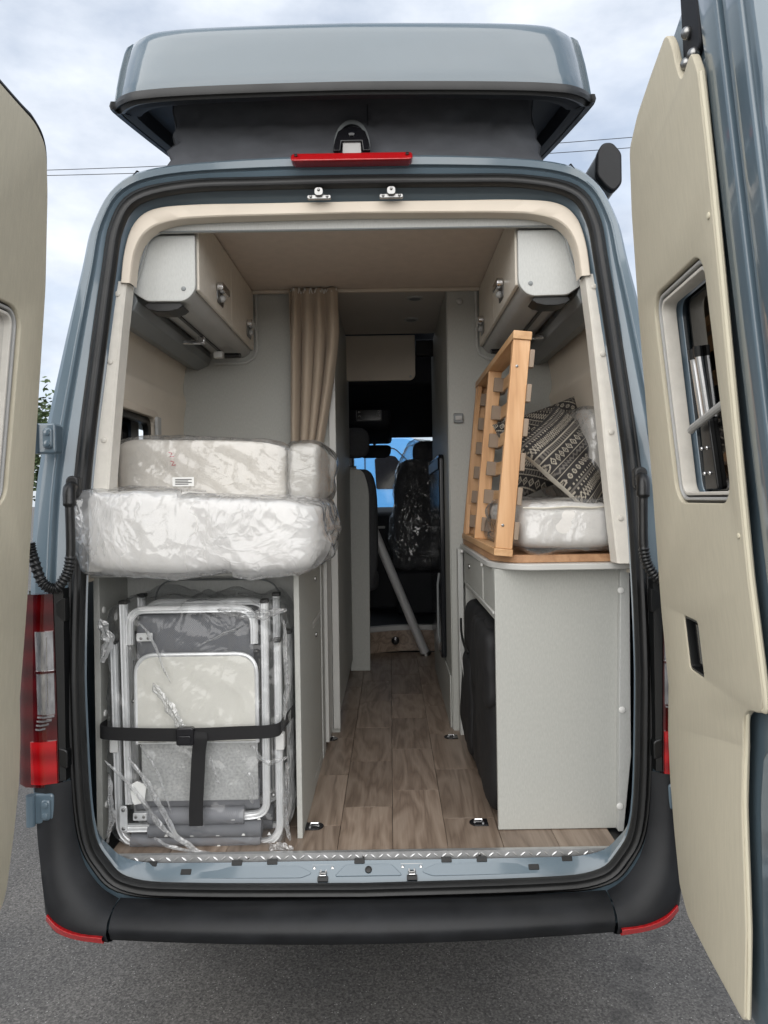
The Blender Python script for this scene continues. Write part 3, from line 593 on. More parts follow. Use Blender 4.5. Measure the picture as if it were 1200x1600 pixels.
# --- high brake light and reversing camera
yb = YR(2.83)
bl = MB().prism(rrect(-.197, .187, 2.812, 2.848, (.014, .014, .012, .012)), lambda u, v, w: (u, w + (v - 2.83) * .8, v), yb - .025, yb + .03).build('high_brake_light', 'reflector', van, .005, 3)
for x in (-.180, .170): cap((x, yb - .027, 2.834), .006, 'blackp', bl, 'screw', (0, -.8, .5))
camrows = []
for t in [i / 10 for i in range(11)]:
    a = -math.pi / 2 + math.pi * t
def camout(s):   # half-oval arch outline in XZ
    return [(-.006 + .060 * s * math.sin(a) * (1.0 + .0 * math.cos(a)), 2.868 + .118 * s * max(0, math.cos(a)) ** .8) for a in [-math.pi / 2 + math.pi * i / 18 for i in range(19)]]
rc = MB()
rws = []
for y, s, dz in ((.165, .86, -.004), (.170, .98, 0), (.185, 1.0, 0), (.25, .96, -.004), (.32, .72, -.01), (.36, .3, -.02)):
    rws.append([(u, y + (v - 2.868) * .25, v + dz) for u, v in camout(s)])
rc.grid(rws); 
rcam = rc.build('reversing_camera', 'greyp', van)
face = [(-.066, 2.862), (-.060, 2.90), (-.050, 2.932), (-.034, 2.945), (-.006, 2.951), (.022, 2.945), (.038, 2.932), (.048, 2.90), (.054, 2.862), (.030, 2.862), (.026, 2.897), (-.038, 2.897), (-.042, 2.862)]
MB().prism(face, lambda u, v, w: (u, w + (v - 2.868) * .25, v), .155, .172).build('camera_face', 'gloss', rcam, .003)
cap((-.006, .166, 2.922), .011, 'screen', rcam, 'camera_lens')
MB().prism([(-.036, 2.862), (.024, 2.862), (.022, 2.896), (-.034, 2.896)], lambda u, v, w: (u, w, v), .172, .176).build('camera_lamp', 'greyl', rcam)

# --- pop-up roof: shell, rubber lip, canvas walls (hinged at the back, higher at the front)
TL = .235
def up(y): return TL * (y - .10)
hp = [(0, .048), (.45, .056), (.615, .070), (.684, .098), (.740, .165), (.764, .27), (.76, 1.2), (.70, 2.3), (.55, 2.7), (0, 2.78)]
def plan(sc, z, inset=0.0, dy=0.0):
    c = catmull(hp, 5); c = c + [Vector((-p.x, p.y)) for p in reversed(c[1:-1])]
    out = []
    for p in c:
        x = p.x * (1 - inset / .77); y = 1.4 + (p.y - 1.4) * (1 - inset / 1.36) + dy
        out.append((x, y, z + up(y) + .012 * (1 - (x / .75) ** 2)))
    return out
shell = [plan(1, 3.000), plan(1, 3.02, -.004), plan(1, 3.06, .001), plan(1, 3.12, .010), plan(1, 3.18, .022), plan(1, 3.203, .029), plan(1, 3.216, .040), plan(1, 3.222, .055), plan(1, 3.232, .3), plan(1, 3.236, .6)]
prt = MB().grid(shell, cu=True); prt.f.append(tuple(range(9 * len(shell[0]), 10 * len(shell[0]))))
prs = prt.build('pop_up_roof', 'gel', van, angle=50)
lp = MB().grid([plan(1, 2.995, -.006), plan(1, 2.992, -.014), plan(1, 3.003, -.017), plan(1, 3.018, -.014), plan(1, 3.020, -.004), plan(1, 3.0, .01), plan(1, 2.985, .01), plan(1, 2.982, .0)], cu=True, cv=True).build('roof_lip', 'rubber', prs)
ul = MB().grid([plan(1, 2.992, .0), plan(1, 2.982, .03), plan(1, 2.984, .05), plan(1, 3.03, .06)], cu=True); n0 = len(ul.v) // 4; ul.f.append(tuple(range(3 * n0, 4 * n0))); ul.build('roof_liner', 'cabdark', prs)
def canv(z0, inset):
    base = [(0, .165), (.3, .165), (.52, .172), (.600, .19), (.632, .24), (.635, .6), (.63, 1.4), (.60, 2.2), (.5, 2.55), (0, 2.6)]
    return base
cb = catmull([(0, .190), (.3, .190), (.52, .194), (.605, .205), (.640, .235), (.648, .30), (.635, .8), (.63, 1.5), (.60, 2.2), (.5, 2.5), (0, 2.55)], 10)
cb = cb + [Vector((-p.x, p.y)) for p in reversed(cb[1:-1])]
rws = []
for k in range(11):
    t = k / 10; row = []
    for p in cb:
        pinch = .055 * math.sin(math.pi * min(1, t * 1.1)) ** .8 * 1.0
        cx = p.x * (1 - .075 * t - .03 * math.sin(math.pi * t)); cy = p.y + (.02 * t + .02 * math.sin(math.pi * t)) * (1 if p.y < 1.4 else -1)
        z = 2.845 + (3.035 + up(cy) - 2.845) * t - .03 * (p.x / .63) ** 2 * (1 - t)
        w = nz3((cx, cy, z * 1.4), 5, 3) * .016 + (abs(nz3((cx * 1.3 + z * .8, cy, z * 2.4), 7, 4)) - .2) * .045 * math.sin(math.pi * t)
        d = Vector((p.x, (p.y - 1.3) * .4)).normalized(); row.append((cx + d.x * w, cy + d.y * w, z))
    rws.append(row)
cv = MB().grid(rws, cu=True).build('tent_canvas', 'canvas', van, angle=70)
MB().tube([(.045, .186 + .02 * t + .02 * math.sin(math.pi * t) - .002, 2.845 + .19 * t) for t in [i / 8 for i in range(9)]], .0022, 6).build('canvas_seam', 'cabdark', cv)
MB().tube([(p.x, p.y - .004, 2.85 - .03 * (p.x / .63) ** 2) for p in cb], .007, 6, closed=True).build('canvas_hem', 'blackp', cv)

# --- awning case on the right roof edge
aw = [(.898, 2.96), (.935, 2.915), (.960, 2.900), (.990, 2.93), (.990, 3.04), (.957, 3.078), (.922, 3.076), (.902, 3.04)]
awo = MB().prism(rounded(aw, .014), XZ, .62, 4.1).build('awning_case', 'greyp', van, .004)
MB().prism(rounded([(x * 1.0 + (x - .94) * .06, z + (z - 2.98) * .06) for x, z in aw], .016), XZ, .585, .62).build('awning_end_cap', 'bumper', awo, .008, 3)
MB().prism(rounded([(.80, 2.74), (.86, 2.88), (.90, 2.98), (.905, 2.90), (.875, 2.80), (.84, 2.72)], .008), XZ, .66, .72).build('awning_bracket', 'blackp', awo, .003)

# ================================================================== rear doors
def door_map(sx, A0, Yh, ang, lean):
    c, s_ = math.cos(R(ang)), math.sin(R(ang))
    def fn(s, z, n):
        k = n - lean * max(0.0, z - 1.2)
        return (sx * A0 - sx * c * s + sx * s_ * k, Yh - s_ * s - c * k, z)
    return fn
def grow(loop, d):
    out = []; m = len(loop); P = [Vector(p) for p in loop]
    for i in range(m):
        t = (P[(i + 1) % m] - P[i - 1]); n_ = Vector((t.y, -t.x)).normalized(); out.append(tuple(P[i] + n_ * d))
    return out
def open_door(sx, fn, outline, radii, win, free, steel, name, handle):
    cuts = (1.2,)
    wl_ = rrect(*win, .055, 8)
    wl2 = rrect(win[0] + .012, win[1] - .012, win[2] + .012, win[3] - .012, .045, 8)
    d = holed(name, [steel, wl2], fn, .030, .085, 'paint', van, .008, cuts)
    d['label'] = ('right' if sx > 0 else 'left') + ' rear door swung open with a cream inner panel and a window'
    # raised lands of the door frame beside the free edge
    for a, b, n0 in ((free - .175, free - .098, .014), (free - .085, free - .018, .020)):
        holed('frame_land', [rounded([(a, .70), (b, .70), (b, 2.78), (a, 2.76)], .02)], fn, n0, .034, 'paint', d, .006, cuts)
    loops = [rounded(outline, radii, 4), wl_]
    if handle: loops.append(rrect(*handle, .012, 4))
    holed('inner_panel', loops, fn, -.004, .013, 'panel', d, .004, cuts)
    if sx > 0:
        pts = [fn(s, z, .004) for s, z in ((.531, .60), (.546, .80), (.533, 1.06), (.546, 1.20), (.575, 1.283))]
        MB().tube(catmull(pts, 5), .0045, 8).build('panel_edge', 'paneledge', d)
        pts = [fn(s, z, .004) for s, z in ((.660, 1.312), (.681, 1.345), (.678, 1.585), (.692, 1.84), (.714, 2.21), (.723, 2.40), (.726, 2.57))]
        MB().tube(catmull(pts, 5), .0065, 8).build('panel_edge', 'paneledge', d)
    # window: nested frames, blind track and tinted acrylic pane
    x0, x1, z0, z1 = win
    def frame(a, b, n0, n1, m, nm, r=.05): return holed(nm, [rrect(x0 + a, x1 - a, z0 + a, z1 - a, max(.006, r - a), 8), rrect(x0 + b, x1 - b, z0 + b, z1 - b, max(.006, r - b), 8)], fn, n0, n1, m, d, .002, cuts)
    frame(.001, .006, .008, .036, 'blackp', 'window_gasket')
    frame(.006, .013, .004, .036, 'greyl', 'window_frame')
    frame(.013, .018, .012, .038, 'blackp', 'blind_track')
    frame(.018, .026, .008, .042, 'post', 'blind_cassette')
    holed('window_pane', [rrect(x0 + .020, x1 - .020, z0 + .020, z1 - .020, .035, 8)], fn, .058 if sx > 0 else .026, .062 if sx > 0 else .030, 'tint', d, 0, cuts)
    for s in (x0 + .082, x0 + .118):
        g_ = MB().cyl(fn(s, z1 - .16, .050), fn(s + .01, z0 + .20, .052), .009, 10).build('gas_strut', 'alu', d)
        MB().cyl(fn(s + .01, z0 + .20, .052), fn(s + .012, z0 + .09, .052), .004, 8).build('strut_rod', 'chrome', g_)
        MB().cyl(fn(s, z1 - .15, .050), fn(s - .001, z1 - .175, .050), .011, 10).build('strut_cap', 'blackp', g_)
    MB().prism(rounded([(x0 + .07, z0 + .03), (x0 + .15, z0 + .03), (x0 + .14, z0 + .20), (x0 + .085, z0 + .20)], .01), lambda u, v, w: fn(u, v, w), .046, .060).build('window_stay', 'blackp', d, .003)
    for q in range(4): MB().ball(fn(x0 + .085 + .035 * (q % 2), z0 + .07 + .06 * (q // 2), .044), .005, 6).build('bolt', 'chrome', d)
    hb = MB().tube([fn(x0 + .072, z0 + .175, .028), fn(x0 + .10, z0 + .180, .024), fn(x1 - .03, z0 + .215, .024)], .009, 10).build('window_handle', 'greyl', d)
    if handle:
        h0, h1, h2, h3 = handle
        MB().add([fn(h0, h2, .026), fn(h1, h2, .026), fn(h1, h3, .026), fn(h0, h3, .026)], [(0, 1, 2, 3)]).build('handle_recess', 'blackp', d, smooth=False)
        holed('recess_rim', [rrect(h0 - .001, h1 + .001, h2 - .001, h3 + .001, .012), rrect(h0 + .006, h1 - .006, h2 + .006, h3 - .006, .008)], fn, .000, .028, 'blackp', d, .001)
        MB().prism(rrect(h0 + .03, h1 - .03, h2 + .02, h3 - .015, .006), lambda u, v, w: fn(u, v, w), .012, .024).build('door_handle', 'gloss', d, .003)
    return d
RD = door_map(1, .90, -.05, 86, .10)
ro_ = [(.03, 1.43), (.091, 1.81), (.151, 2.26), (.193, 2.50), (.240, 2.65), (.335, 2.69), (.461, 2.715), (.585, 2.735), (.610, 2.70), (.622, 2.64), (.640, 2.60), (.706, 2.625), (.728, 2.57), (.723, 2.40), (.714, 2.21), (.692, 1.84), (.678, 1.585), (.683, 1.345), (.662, 1.305), (.60, 1.295), (.562, 1.27), (.543, 1.20), (.530, 1.06), (.543, .80), (.527, .585), (.31, .595), (.15, .61), (.085, .66), (.042, .80), (.012, .93), (.0, 1.06)]
ro_ = ro_[::-1]
st_ = [(.035, 1.43), (.096, 1.81), (.156, 2.26), (.198, 2.50), (.250, 2.66), (.34, 2.71), (.47, 2.745), (.60, 2.775), (.895, 2.80), (.905, 2.45), (.895, 2.40), (.900, 2.0), (.89, 1.4), (.885, .80), (.86, .60), (.80, .555), (.31, .57), (.16, .60), (.10, .66), (.05, .80), (.02, .93), (.006, 1.06)]
rd = open_door(1, RD, ro_, .02, (.288, .642, 1.73, 2.25), .895, rounded(st_, .025)[::-1], 'rear_door', (.232, .338, 1.298, 1.437))
lb = MB()
for dz, ds in ((0, 0), (-.055, .02), (-.05, -.022)): MB().ball(RD(.655 + ds, 2.69 + dz, .014), .013, 8).build('latch_bolt', 'steel', rd)
MB().prism(rounded([(.60, 2.62), (.70, 2.64), (.72, 2.80), (.63, 2.79)], .01), lambda u, v, w: RD(u, v, w), .018, .032).build('latch_plate', 'cabdark', rd, .003)
cap(RD(.815, 1.75, .018), .016, 'rubber', rd, 'grommet', (-1, 0, 0)); cap(RD(.66, 1.665, -.004), .006, 'paneledge', rd, 'screw_cap', (-1, 0, 0)); cap(RD(.70, 2.30, -.004), .007, 'paneledge', rd, 'screw_cap', (-1, 0, 0))
MB().prism(rounded([(.58, .70), (.86, .70), (.87, 1.20), (.60, 1.22), (.575, 1.1)], .04), lambda u, v, w: RD(u, v, w), .016, .034).build('lower_pressing', 'paint', rd, .008, 3)
holed('lock_recess', [rrect(.74, .86, .92, 1.02, .02)], RD, .004, .02, 'blackp', rd, .004)
LD = door_map(-1, .958, -.05, 92, .10)
lo_ = [(.061, 1.458), (.087, 1.94), (.102, 2.35), (.132, 2.60), (.158, 2.71), (.219, 2.745), (.313, 2.75), (.72, 2.78), (.72, .60), (.22, .62), (.144, .689), (.098, .842), (.066, .98), (.057, 1.096)]
ls_ = [(.065, 1.458), (.091, 1.94), (.106, 2.35), (.136, 2.60), (.156, 2.73), (.215, 2.77), (.313, 2.78), (.88, 2.82), (.89, .60), (.22, .60), (.150, .675), (.104, .842), (.070, .98), (.061, 1.096)]
ld_seal = [(.060, 1.50), (.085, 1.94), (.100, 2.35), (.130, 2.60), (.153, 2.716), (.217, 2.754), (.313, 2.760), (.72, 2.790)]
ld = open_door(-1, LD, lo_[::-1], .03, (.212, .58, 1.745, 2.262), .88, rounded(ls_, .03)[::-1], 'rear_door', None)
MB().tube(catmull([LD(a, b, .012) for a, b in ld_seal], 6), .010, 8).build('door_edge_seal', 'bumper', ld)

# ================================================================== inside the van
FZ = .65
fl = MB().box(-.86, .88, .102, 3.12, .60, .644).build('cabin_floor', 'blackp', van); fl['kind'] = 'structure' if False else 'part'
del fl['kind']
cols = [-.80, -.61, -.435, -.26, -.085, .09, .265, .44, .615, .80]
for ci in range(len(cols) - 1):
    x0, x1 = cols[ci], cols[ci + 1]; y = .1505 - random.random() * .0; first = True
    ymax = 3.1 if -.3 < x0 < .42 else .62
    y0 = .114
    while y0 < ymax:
        ln = (.14 + .40 * ((ci * .37) % 1)) if first else .46
        first = False; y1 = min(ymax, y0 + ln)
        MB().box(x0 + .0008, x1 - .0008, y0 + .0008, y1 - .0008, .644, FZ + random.uniform(-.0002, .0002)).build('floor_plank', 'plank', fl, .0008, 1)
        y0 = y1
# side walls, partitions, ceiling
def liner(sx):
    # moulded wall liner: lower field, ledge over the window, upper field
    prof = [(.868, 1.50), (.872, 1.70), (.875, 1.95), (.872, 2.12), (.866, 2.18), (.858, 2.225), (.868, 2.275), (.862, 2.34), (.845, 2.42), (.822, 2.50), (.79, 2.58), (.74, 2.70)]
    yy = [.10, .14, .20, .30, .385, .815, .95, 1.05, 1.15, 1.22, 1.30]
    rows_ = []
    for y in yy:
        e = 1 if .2 <= y <= 1.1 else .35
        rows_.append([(sx * (x + (0.012 * e if 2.24 < z < 2.5 else 0)), y + YR(z) * max(0, 1 - (y - .1) / .6), z) for x, z in [(p.x, p.y) for p in catmull(prof, 3)]])
    cc = catmull(prof, 3)
    def sk(i, j): return sx < 0 and i in (4,) and 1.70 < cc[j].y < 2.10
    return MB().grid(rows_, skip=sk).build('wall_liner', 'wall', van, angle=70)
for sx in (-1, 1): wlr = liner(sx); 
# left side window in the wall
yz = lambda x: (lambda u, v, w: (x + w, u, v))
sw = holed('side_window', [rrect(.34, .86, 1.66, 2.125, .05), rrect(.385, .815, 1.715, 2.095, .04)], yz(-.862), -.012, .012, 'trim', van, .004)
holed('window_gasket', [rrect(.37, .83, 1.69, 2.11, .045), rrect(.41, .79, 1.73, 2.07, .035)], yz(-.885), -.012, .012, 'blackp', sw, .003)
holed('blind_track', [rrect(.80, .85, 1.68, 2.10, .004)], yz(-.846), -.006, .006, 'greyl', sw, .002)
holed('window_pane', [rrect(.37, .83, 1.69, 2.11, .045)], yz(-.93), -.003, .003, 'tint', sw)
MB().box(-.88, -.155, 1.300, 1.318, FZ, 2.728).build('partition', 'laminate', van)
MB().box(-.86, -.16, 1.296, 1.32, 2.729, 2.745).build('partition_gap_shade', 'cabdark', van)  # dark strip standing in for the shade in the gap above the partition
MB().box(-.172, -.156, 1.319, 2.52, FZ + .08, 2.74).build('washroom_wall', 'laminate', van, .002)
MB().box(-.185, -.152, 1.285, 1.299, FZ + .02, 2.735).build('partition_edge', 'edge', van, .003)
MB().box(.384, .885, 1.300, 1.318, FZ, 2.745).build('tall_cupboard', 'laminate', van)
MB().box(.380, .398, 1.319, 2.62, FZ, 2.745).build('cupboard_side', 'laminate', van)
lt = MB().box(.405, .450, 1.284, 1.2985, 2.105, 2.150).build('cupboard_latch', 'greyp', van, .004)
MB().box(.412, .443, 1.279, 1.2835, 2.118, 2.138).build('latch_button', 'greyl', lt, .002)
MB().prism([(.257, 2.742), (1.30, 2.742), (1.30, 2.756), (.257, 2.756)], YZ, -.74, .74).build('ceiling', 'ceil', van)
MB().box(-.80, .80, 1.301, 2.30, 2.756, 2.775).build('front_ceiling', 'ceil2', van)
MB().box(-.54, .54, 1.268, 1.292, 2.7255, 2.7415).build('ceiling_rail', 'trim', van, .004)
for x, y in ((.238, 1.50), (.231, 1.94)):
    c_ = MB().tube([(x, y, 2.756), (x, y, 2.749)], [.042, .038], 24).build('ceiling_spot', 'greyl', van)
    MB().tube([(x, y, 2.7488), (x, y, 2.7465)], [.028, .024], 20).build('spot_lens', 'greyp', c_)
cap((.442, 1.296, 2.68), .016, 'greyl', van, 'round_button')

# overhead lockers: end panel, locker body, two doors with chrome handles, light rail
def locker(sx):
    E_ = [(.762, 2.462), (.722, 2.436), (.70, 2.422), (.572, 2.420), (.538, 2.455), (.538, 2.640), (.68, 2.640), (.706, 2.615), (.728, 2.54)]
    endp = rounded(E_, [.005, .02, .03, .06, .05, .003, .04, .04, .03], 6)
    f_ = lambda u, v, w: (sx * u, w, v)
    b = MB().prism(rounded([(.745, 2.46), (.70, 2.432), (.575, 2.430), (.547, 2.460), (.547, 2.735), (.745, 2.735)], [.01, .02, .05, .045, 0, 0]), f_, .286, 1.299).build('overhead_locker', 'greyl', van)
    ep = MB().prism(endp, f_, .262, .285).build('end_panel', 'laminate_light', b, .003)
    cap((sx * .578, .262, 2.462), .008, 'greyp', b)
    for i, (a, c) in enumerate(((.288, .80), (.804, 1.285))):
        dd = MB().prism(rounded([(a, 2.463), (c, 2.463), (c, 2.735), (a, 2.735)], .006), YZ, sx * .532 if sx > 0 else -.546, sx * .546 if sx > 0 else -.532).build('locker_door', 'cabdoor', b, .003)
        hy = c - .13 if i == 1 else a + .30
        hz = 2.50
        MB().prism(rrect(hy - .050, hy + .050, hz - .008, hz + .055, .014), YZ, sx * .528 if sx > 0 else -.532, sx * .532 if sx > 0 else -.528).build('handle_plate', 'steel', b, .002)
        MB().prism(rrect(hy - .058, hy + .058, hz + .034, hz + .064, .010), YZ, sx * .505 if sx > 0 else -.529, sx * .529 if sx > 0 else -.505).build('handle', 'chrome', b, .003)
        MB().ball((sx * .524, hy + .01, hz + .018), .014, 8).build('handle_button', 'greyl', b)
    # dark scoop under the end panel
    sc = [(.592, 2.4195), (.705, 2.4195), (.713, 2.409), (.70, 2.398), (.67, 2.391), (.63, 2.391), (.60, 2.398), (.585, 2.409)]
    MB().prism(sc, f_, .275, .36).build('locker_scoop', 'blackp', b, .002)
    # light rail with clips
    MB().box(min(sx * .652, sx * .664), max(sx * .652, sx * .664), .40, 1.16, 2.4245, 2.4305).build('lamp_rail', 'blackp', b)
    cl = MB().box(min(sx * .645, sx * .672), max(sx * .645, sx * .672), .80, .825, 2.395, 2.4240).box(min(sx * .665, sx * .735), max(sx * .665, sx * .735), .803, .826, 2.394, 2.410).build('rail_clip', 'chrome', b, .003)
    MB().prism(rrect(1.10, 1.13, 2.395, 2.4235, .003), YZ, min(sx * .64, sx * .68), max(sx * .64, sx * .68)).build('lamp_foot', 'white', b, .002)
    MB().tube([(sx * .63, 1.115, 2.405), (sx * .56, 1.10, 2.402)], [.013, .011], 10).build('reading_lamp', 'gloss', b)
    # profile between wall and locker
    MB().prism([(.85, 2.385), (.80, 2.372), (.748, 2.395), (.735, 2.425), (.745, 2.459), (.80, 2.46), (.845, 2.44)], f_, .27, 1.298).build('wall_profile', 'greyp', b, .004)
    # rounded frame where the locker meets the partition
    MB().tube([(sx * x, 1.292, z) for x, z in ((.520, 2.735), (.520, 2.47), (.532, 2.43), (.565, 2.408), (.60, 2.403), (.72, 2.403))], .007, 8).build('locker_frame', 'laminate_light', b)
locker(-1); locker(1)
# grey laminate header above the lockers
hl = [(.745, 2.452), (.722, 2.50), (.704, 2.56), (.69, 2.61), (.66, 2.638), (.60, 2.643), (.3, 2.643), (0, 2.643)]
ho_ = [(.775, 2.452), (.765, 2.50), (.75, 2.56), (.73, 2.62), (.69, 2.67), (.62, 2.69), (.3, 2.695), (0, 2.696)]
hlc = catmull(hl, 5); hoc = catmull(ho_, 5)
hlc = [Vector((-p.x, p.y)) for p in hlc[:-1]] + hlc[::-1]; hoc = [Vector((-p.x, p.y)) for p in hoc[:-1]] + hoc[::-1]
MB().grid([[(p.x, .238, p.y) for p in hoc], [(p.x, .238, p.y) for p in hlc], [(p.x, .256, p.y) for p in hlc], [(p.x, .256, p.y) for p in hoc]]).build('header_panel', 'laminate_light', van, angle=30)
MB().tube([(p.x, .238, p.y) for p in hlc], .0028, 6).build('header_edge', 'greyp', van)

# left base unit with open bay for the camping chairs
lu = MB().prism(rounded([(-.882, .175), (-.20, .175), (-.182, .195), (-.182, 1.299), (-.882, 1.299)], [0, .01, .01, 0, 0]), XY, 1.512, 1.532).build('left_worktop', 'edge', van, .003)
MB().box(-.872, -.852, .205, 1.29, FZ, 1.511).build('side_panel', 'laminate', lu, .002)
for z in (1.40, 1.06, .76): cap((-.851, .235, z), .012, 'white', lu, 'screw_cap', (1, 0, 0))
MB().box(-.851, -.221, .46, .474, FZ, 1.511).build('bay_back', 'laminate_light', lu)
MB().box(-.220, -.202, .205, .60, FZ, 1.511).build('bay_side', 'laminate', lu, .002)
MB().box(-.219, -.204, .604, .94, FZ + .04, 1.262).build('drawer_front', 'laminate', lu, .003)
MB().box(-.219, -.204, .604, .94, 1.285, 1.500).build('drawer_front', 'laminate', lu, .003)
MB().box(-.222, -.203, .603, .94, 1.264, 1.282).build('drawer_rail', 'edge', lu, .002)
MB().box(-.215, -.203, .605, .94, FZ + .001, FZ + .038).build('plinth', 'laminate', lu)
MB().box(-.222, -.200, .945, 1.06, FZ + .001, 1.511).build('unit_post', 'laminate_light', lu, .002)
MB().box(-.212, -.186, 1.065, 1.284, FZ + .03, 1.511).build('unit_post', 'edge', lu, .002)
cap((-.203, .72, 1.22), .011, 'steel', lu, 'push_lock', (1, 0, 0)); cap((-.203, .72, 1.44), .011, 'steel', lu, 'push_lock', (1, 0, 0))
MB().tube([(-.19, .80, 1.490), (-.175, 1.05, 1.496), (-.172, 1.17, 1.498)], .006, 8).build('worktop_stay', 'chrome', lu)
# right base unit
ru = MB().prism(rounded([(.882, .165), (.505, .165), (.425, .29), (.425, 1.299), (.882, 1.299)], [0, .09, .09, 0, 0], 8), XY, 1.514, 1.534).build('right_worktop', 'edge', van, .003)
MB().prism([(.440, FZ + .002), (.846, FZ + .002), (.874, .90), (.878, 1.513), (.440, 1.513)], XZ, .242, .260).build('end_panel', 'laminate', ru, .002)
MB().prism([(.828, FZ + .002), (.846, FZ + .002), (.874, .90), (.878, 1.513), (.848, 1.513)], XZ, .216, .241).build('corner_strip', 'laminate_light', ru, .002)
for z, x in ((1.44, .852), (1.05, .850), (.735, .838)): cap((x - .004, .216, z), .011, 'white', ru)
MB().box(.440, .456, .261, .535, 1.372, 1.513).build('drawer_front', 'laminate', ru, .002)
MB().box(.436, .456, .540, 1.215, 1.372, 1.505).build('drawer_front', 'laminate', ru, .003)
MB().box(.434, .460, .261, 1.215, 1.362, 1.371).build('drawer_rail', 'edge', ru, .002)
cap((.436, .98, 1.455), .012, 'steel', ru, 'push_lock', (-1, 0, 0))
MB().box(.430, .438, .525, .55, 1.497, 1.512).build('rail_clip', 'white', ru, .002); MB().box(.418, .432, 1.20, 1.24, 1.498, 1.512).build('rail_clip', 'white', ru, .002)
MB().box(.440, .86, .262, 1.28, 1.345, 1.361).build('bay_top', 'laminate', ru)
MB().box(.440, .86, 1.200, 1.222, FZ + .001, 1.344).build('bay_end', 'laminate', ru)
MB().box(.66, .675, .262, 1.199, FZ + .001, 1.344).build('bay_back', 'laminate', ru)
MB().box(.408, .432, 1.225, 1.284, FZ + .001, 1.513).build('unit_post', 'laminate_light', ru, .002)
MB().box(.396, .4075, 1.31, 1.34, FZ + .001, 1.50).build('unit_post', 'edge', ru, .002)
fr = MB().prism(rrect(1.62, 2.50, .92, 1.98, .03), YZ, .352, .379).build('refrigerator', 'screen', van, .006)
MB().box(.346, .3515, 1.60, 2.5, 1.90, 1.96).build('handle', 'blackp', fr, .003)
MB().tube([(.348, 1.66, 1.0), (.340, 1.66, 1.05), (.340, 1.66, 1.30), (.348, 1.66, 1.36)], .006, 8).build('door_grip', 'greyp', fr)
MB().box(.372, .379, 1.34, 2.60, FZ + .001, .90).build('kitchen_front', 'laminate', van, .002)

# partition behind the bench, bench seat, cab step
MB().prism(rounded([(-.170, FZ + .001), (-.046, FZ + .001), (-.036, 1.82), (-.075, 1.945), (-.170, 1.955)], [0, 0, .06, .09, 0], 8), XZ, 2.545, 2.565).build('bench_panel', 'laminate', van, .003)
bs_ = link('bench_seat', pbox(-.11, 2.665, 1.56, .25, .17, .78, 4, 10), 'seatg', van)
link('seat_squab', pbox(-.12, 2.90, 1.20, .26, .55, .13, 4, 10), 'seatg', bs_)
link('headrest', pbox(-.13, 2.62, 2.12, .20, .10, .20, 3, 8), 'seatg', bs_)
MB().cyl((-.14, 2.62, 1.93), (-.14, 2.62, 2.05), .008, 8).build('headrest_post', 'chrome', bs_)
MB().cyl((-.165, 2.53, 1.955), (-.115, 2.53, 1.955), .012, 10).ball((-.165, 2.53, 1.955), .017, 8).build('belt_anchor', 'chrome', van)
stp_ = MB(); arc = [(-.16 + .6 * i / 12, 3.02 + .14 * math.sin(math.pi * (i / 12) * .75)) for i in range(13)]
stp_.grid([[(x, y, FZ) for x, y in arc], [(x, y, .80) for x, y in arc], [(x, y + .01, .806) for x, y in arc]])
stp_.build('cab_step', 'plank', van)
MB().grid([[(x, y, .807) for x, y in arc], [(x, 4.3, .807) for x, y in arc]]).build('cab_floor', 'cabdark', van)
cap((.12, 3.105, .735), .03, 'gloss', van, 'step_socket')
MB().grid([[(x, y - .006, .800) for x, y in arc], [(x, y - .010, .806) for x, y in arc], [(x, y - .004, .835) for x, y in arc], [(x, y + .04, .837) for x, y in arc]]).build('step_edge', 'greyl', van)

# cab: dark lining, overhead locker, dashboard, control panel and mirror
MB().prism([(2.66, 2.50), (2.66, 2.86), (4.2, 2.66), (4.2, 2.28), (3.9, 2.26), (3.45, 2.40)], YZ, -.80, .80).build('cab_headliner', 'cabdark', van, .02)
MB().box(-.86, -.175, 2.60, 4.2, .70, .82).build('cab_side_lining', 'cabdark', van); MB().box(.90, .905, 2.62, 4.25, .80, 2.6).build('cab_side_lining', 'cabdark', van); MB().box(-.905, -.90, 2.62, 4.25, .80, 2.6).build('cab_side_lining', 'cabdark', van)
bp_ = MB().prism(rrect(-.165, .265, 2.478, 2.755, (0, .04, 0, 0)), XZ, 2.33, 2.352).build('bed_board', 'trim', van, .004)
cap((.235, 2.33, 2.50), .008, 'greyl', bp_)
MB().box(.27, .40, 2.40, 2.45, 2.64, 2.74).build('roof_hatch_frame', 'blackp', van, .01)
da = MB().prism([(4.15, .80), (4.15, 1.50), (4.22, 1.63), (4.38, 1.68), (4.55, 1.66), (4.95, 1.55), (4.95, .80)], YZ, -.89, .89).build('dashboard', 'cabdark', van, .03)
for x in (-.25, .0): MB().prism(rrect(x - .03, x + .05, 1.50, 1.52, .006), XZ, 4.135, 4.17).build('air_vent', 'greyl', da)
cp = MB().prism(rrect(-.148, .046, 2.335, 2.47, .012), XZ, 3.315, 3.335).build('control_panel', 'dashgrey', van, .003)
MB().prism(rrect(-.138, .036, 2.345, 2.46, .008), XZ, 3.311, 3.3148).build('display', 'screen', cp)
for i in range(3):
    for sx in (-.122, .02): MB().prism(rrect(sx - .008, sx + .008, 2.365 + i * .033, 2.377 + i * .033, .003), XZ, 3.308, 3.3108).build('button', 'greyl', cp)
MB().prism([(3.32, 2.48), (3.32, 2.30), (3.50, 2.22), (4.1, 2.22), (4.1, 2.42)], YZ, -.22, .12).build('overhead_console', 'cabdark', van, .03)
ml = MB().prism(rrect(-.16, .07, 2.235, 2.262, .01), XZ, 3.50, 3.56).build('console_lip', 'greyp', van, .006)
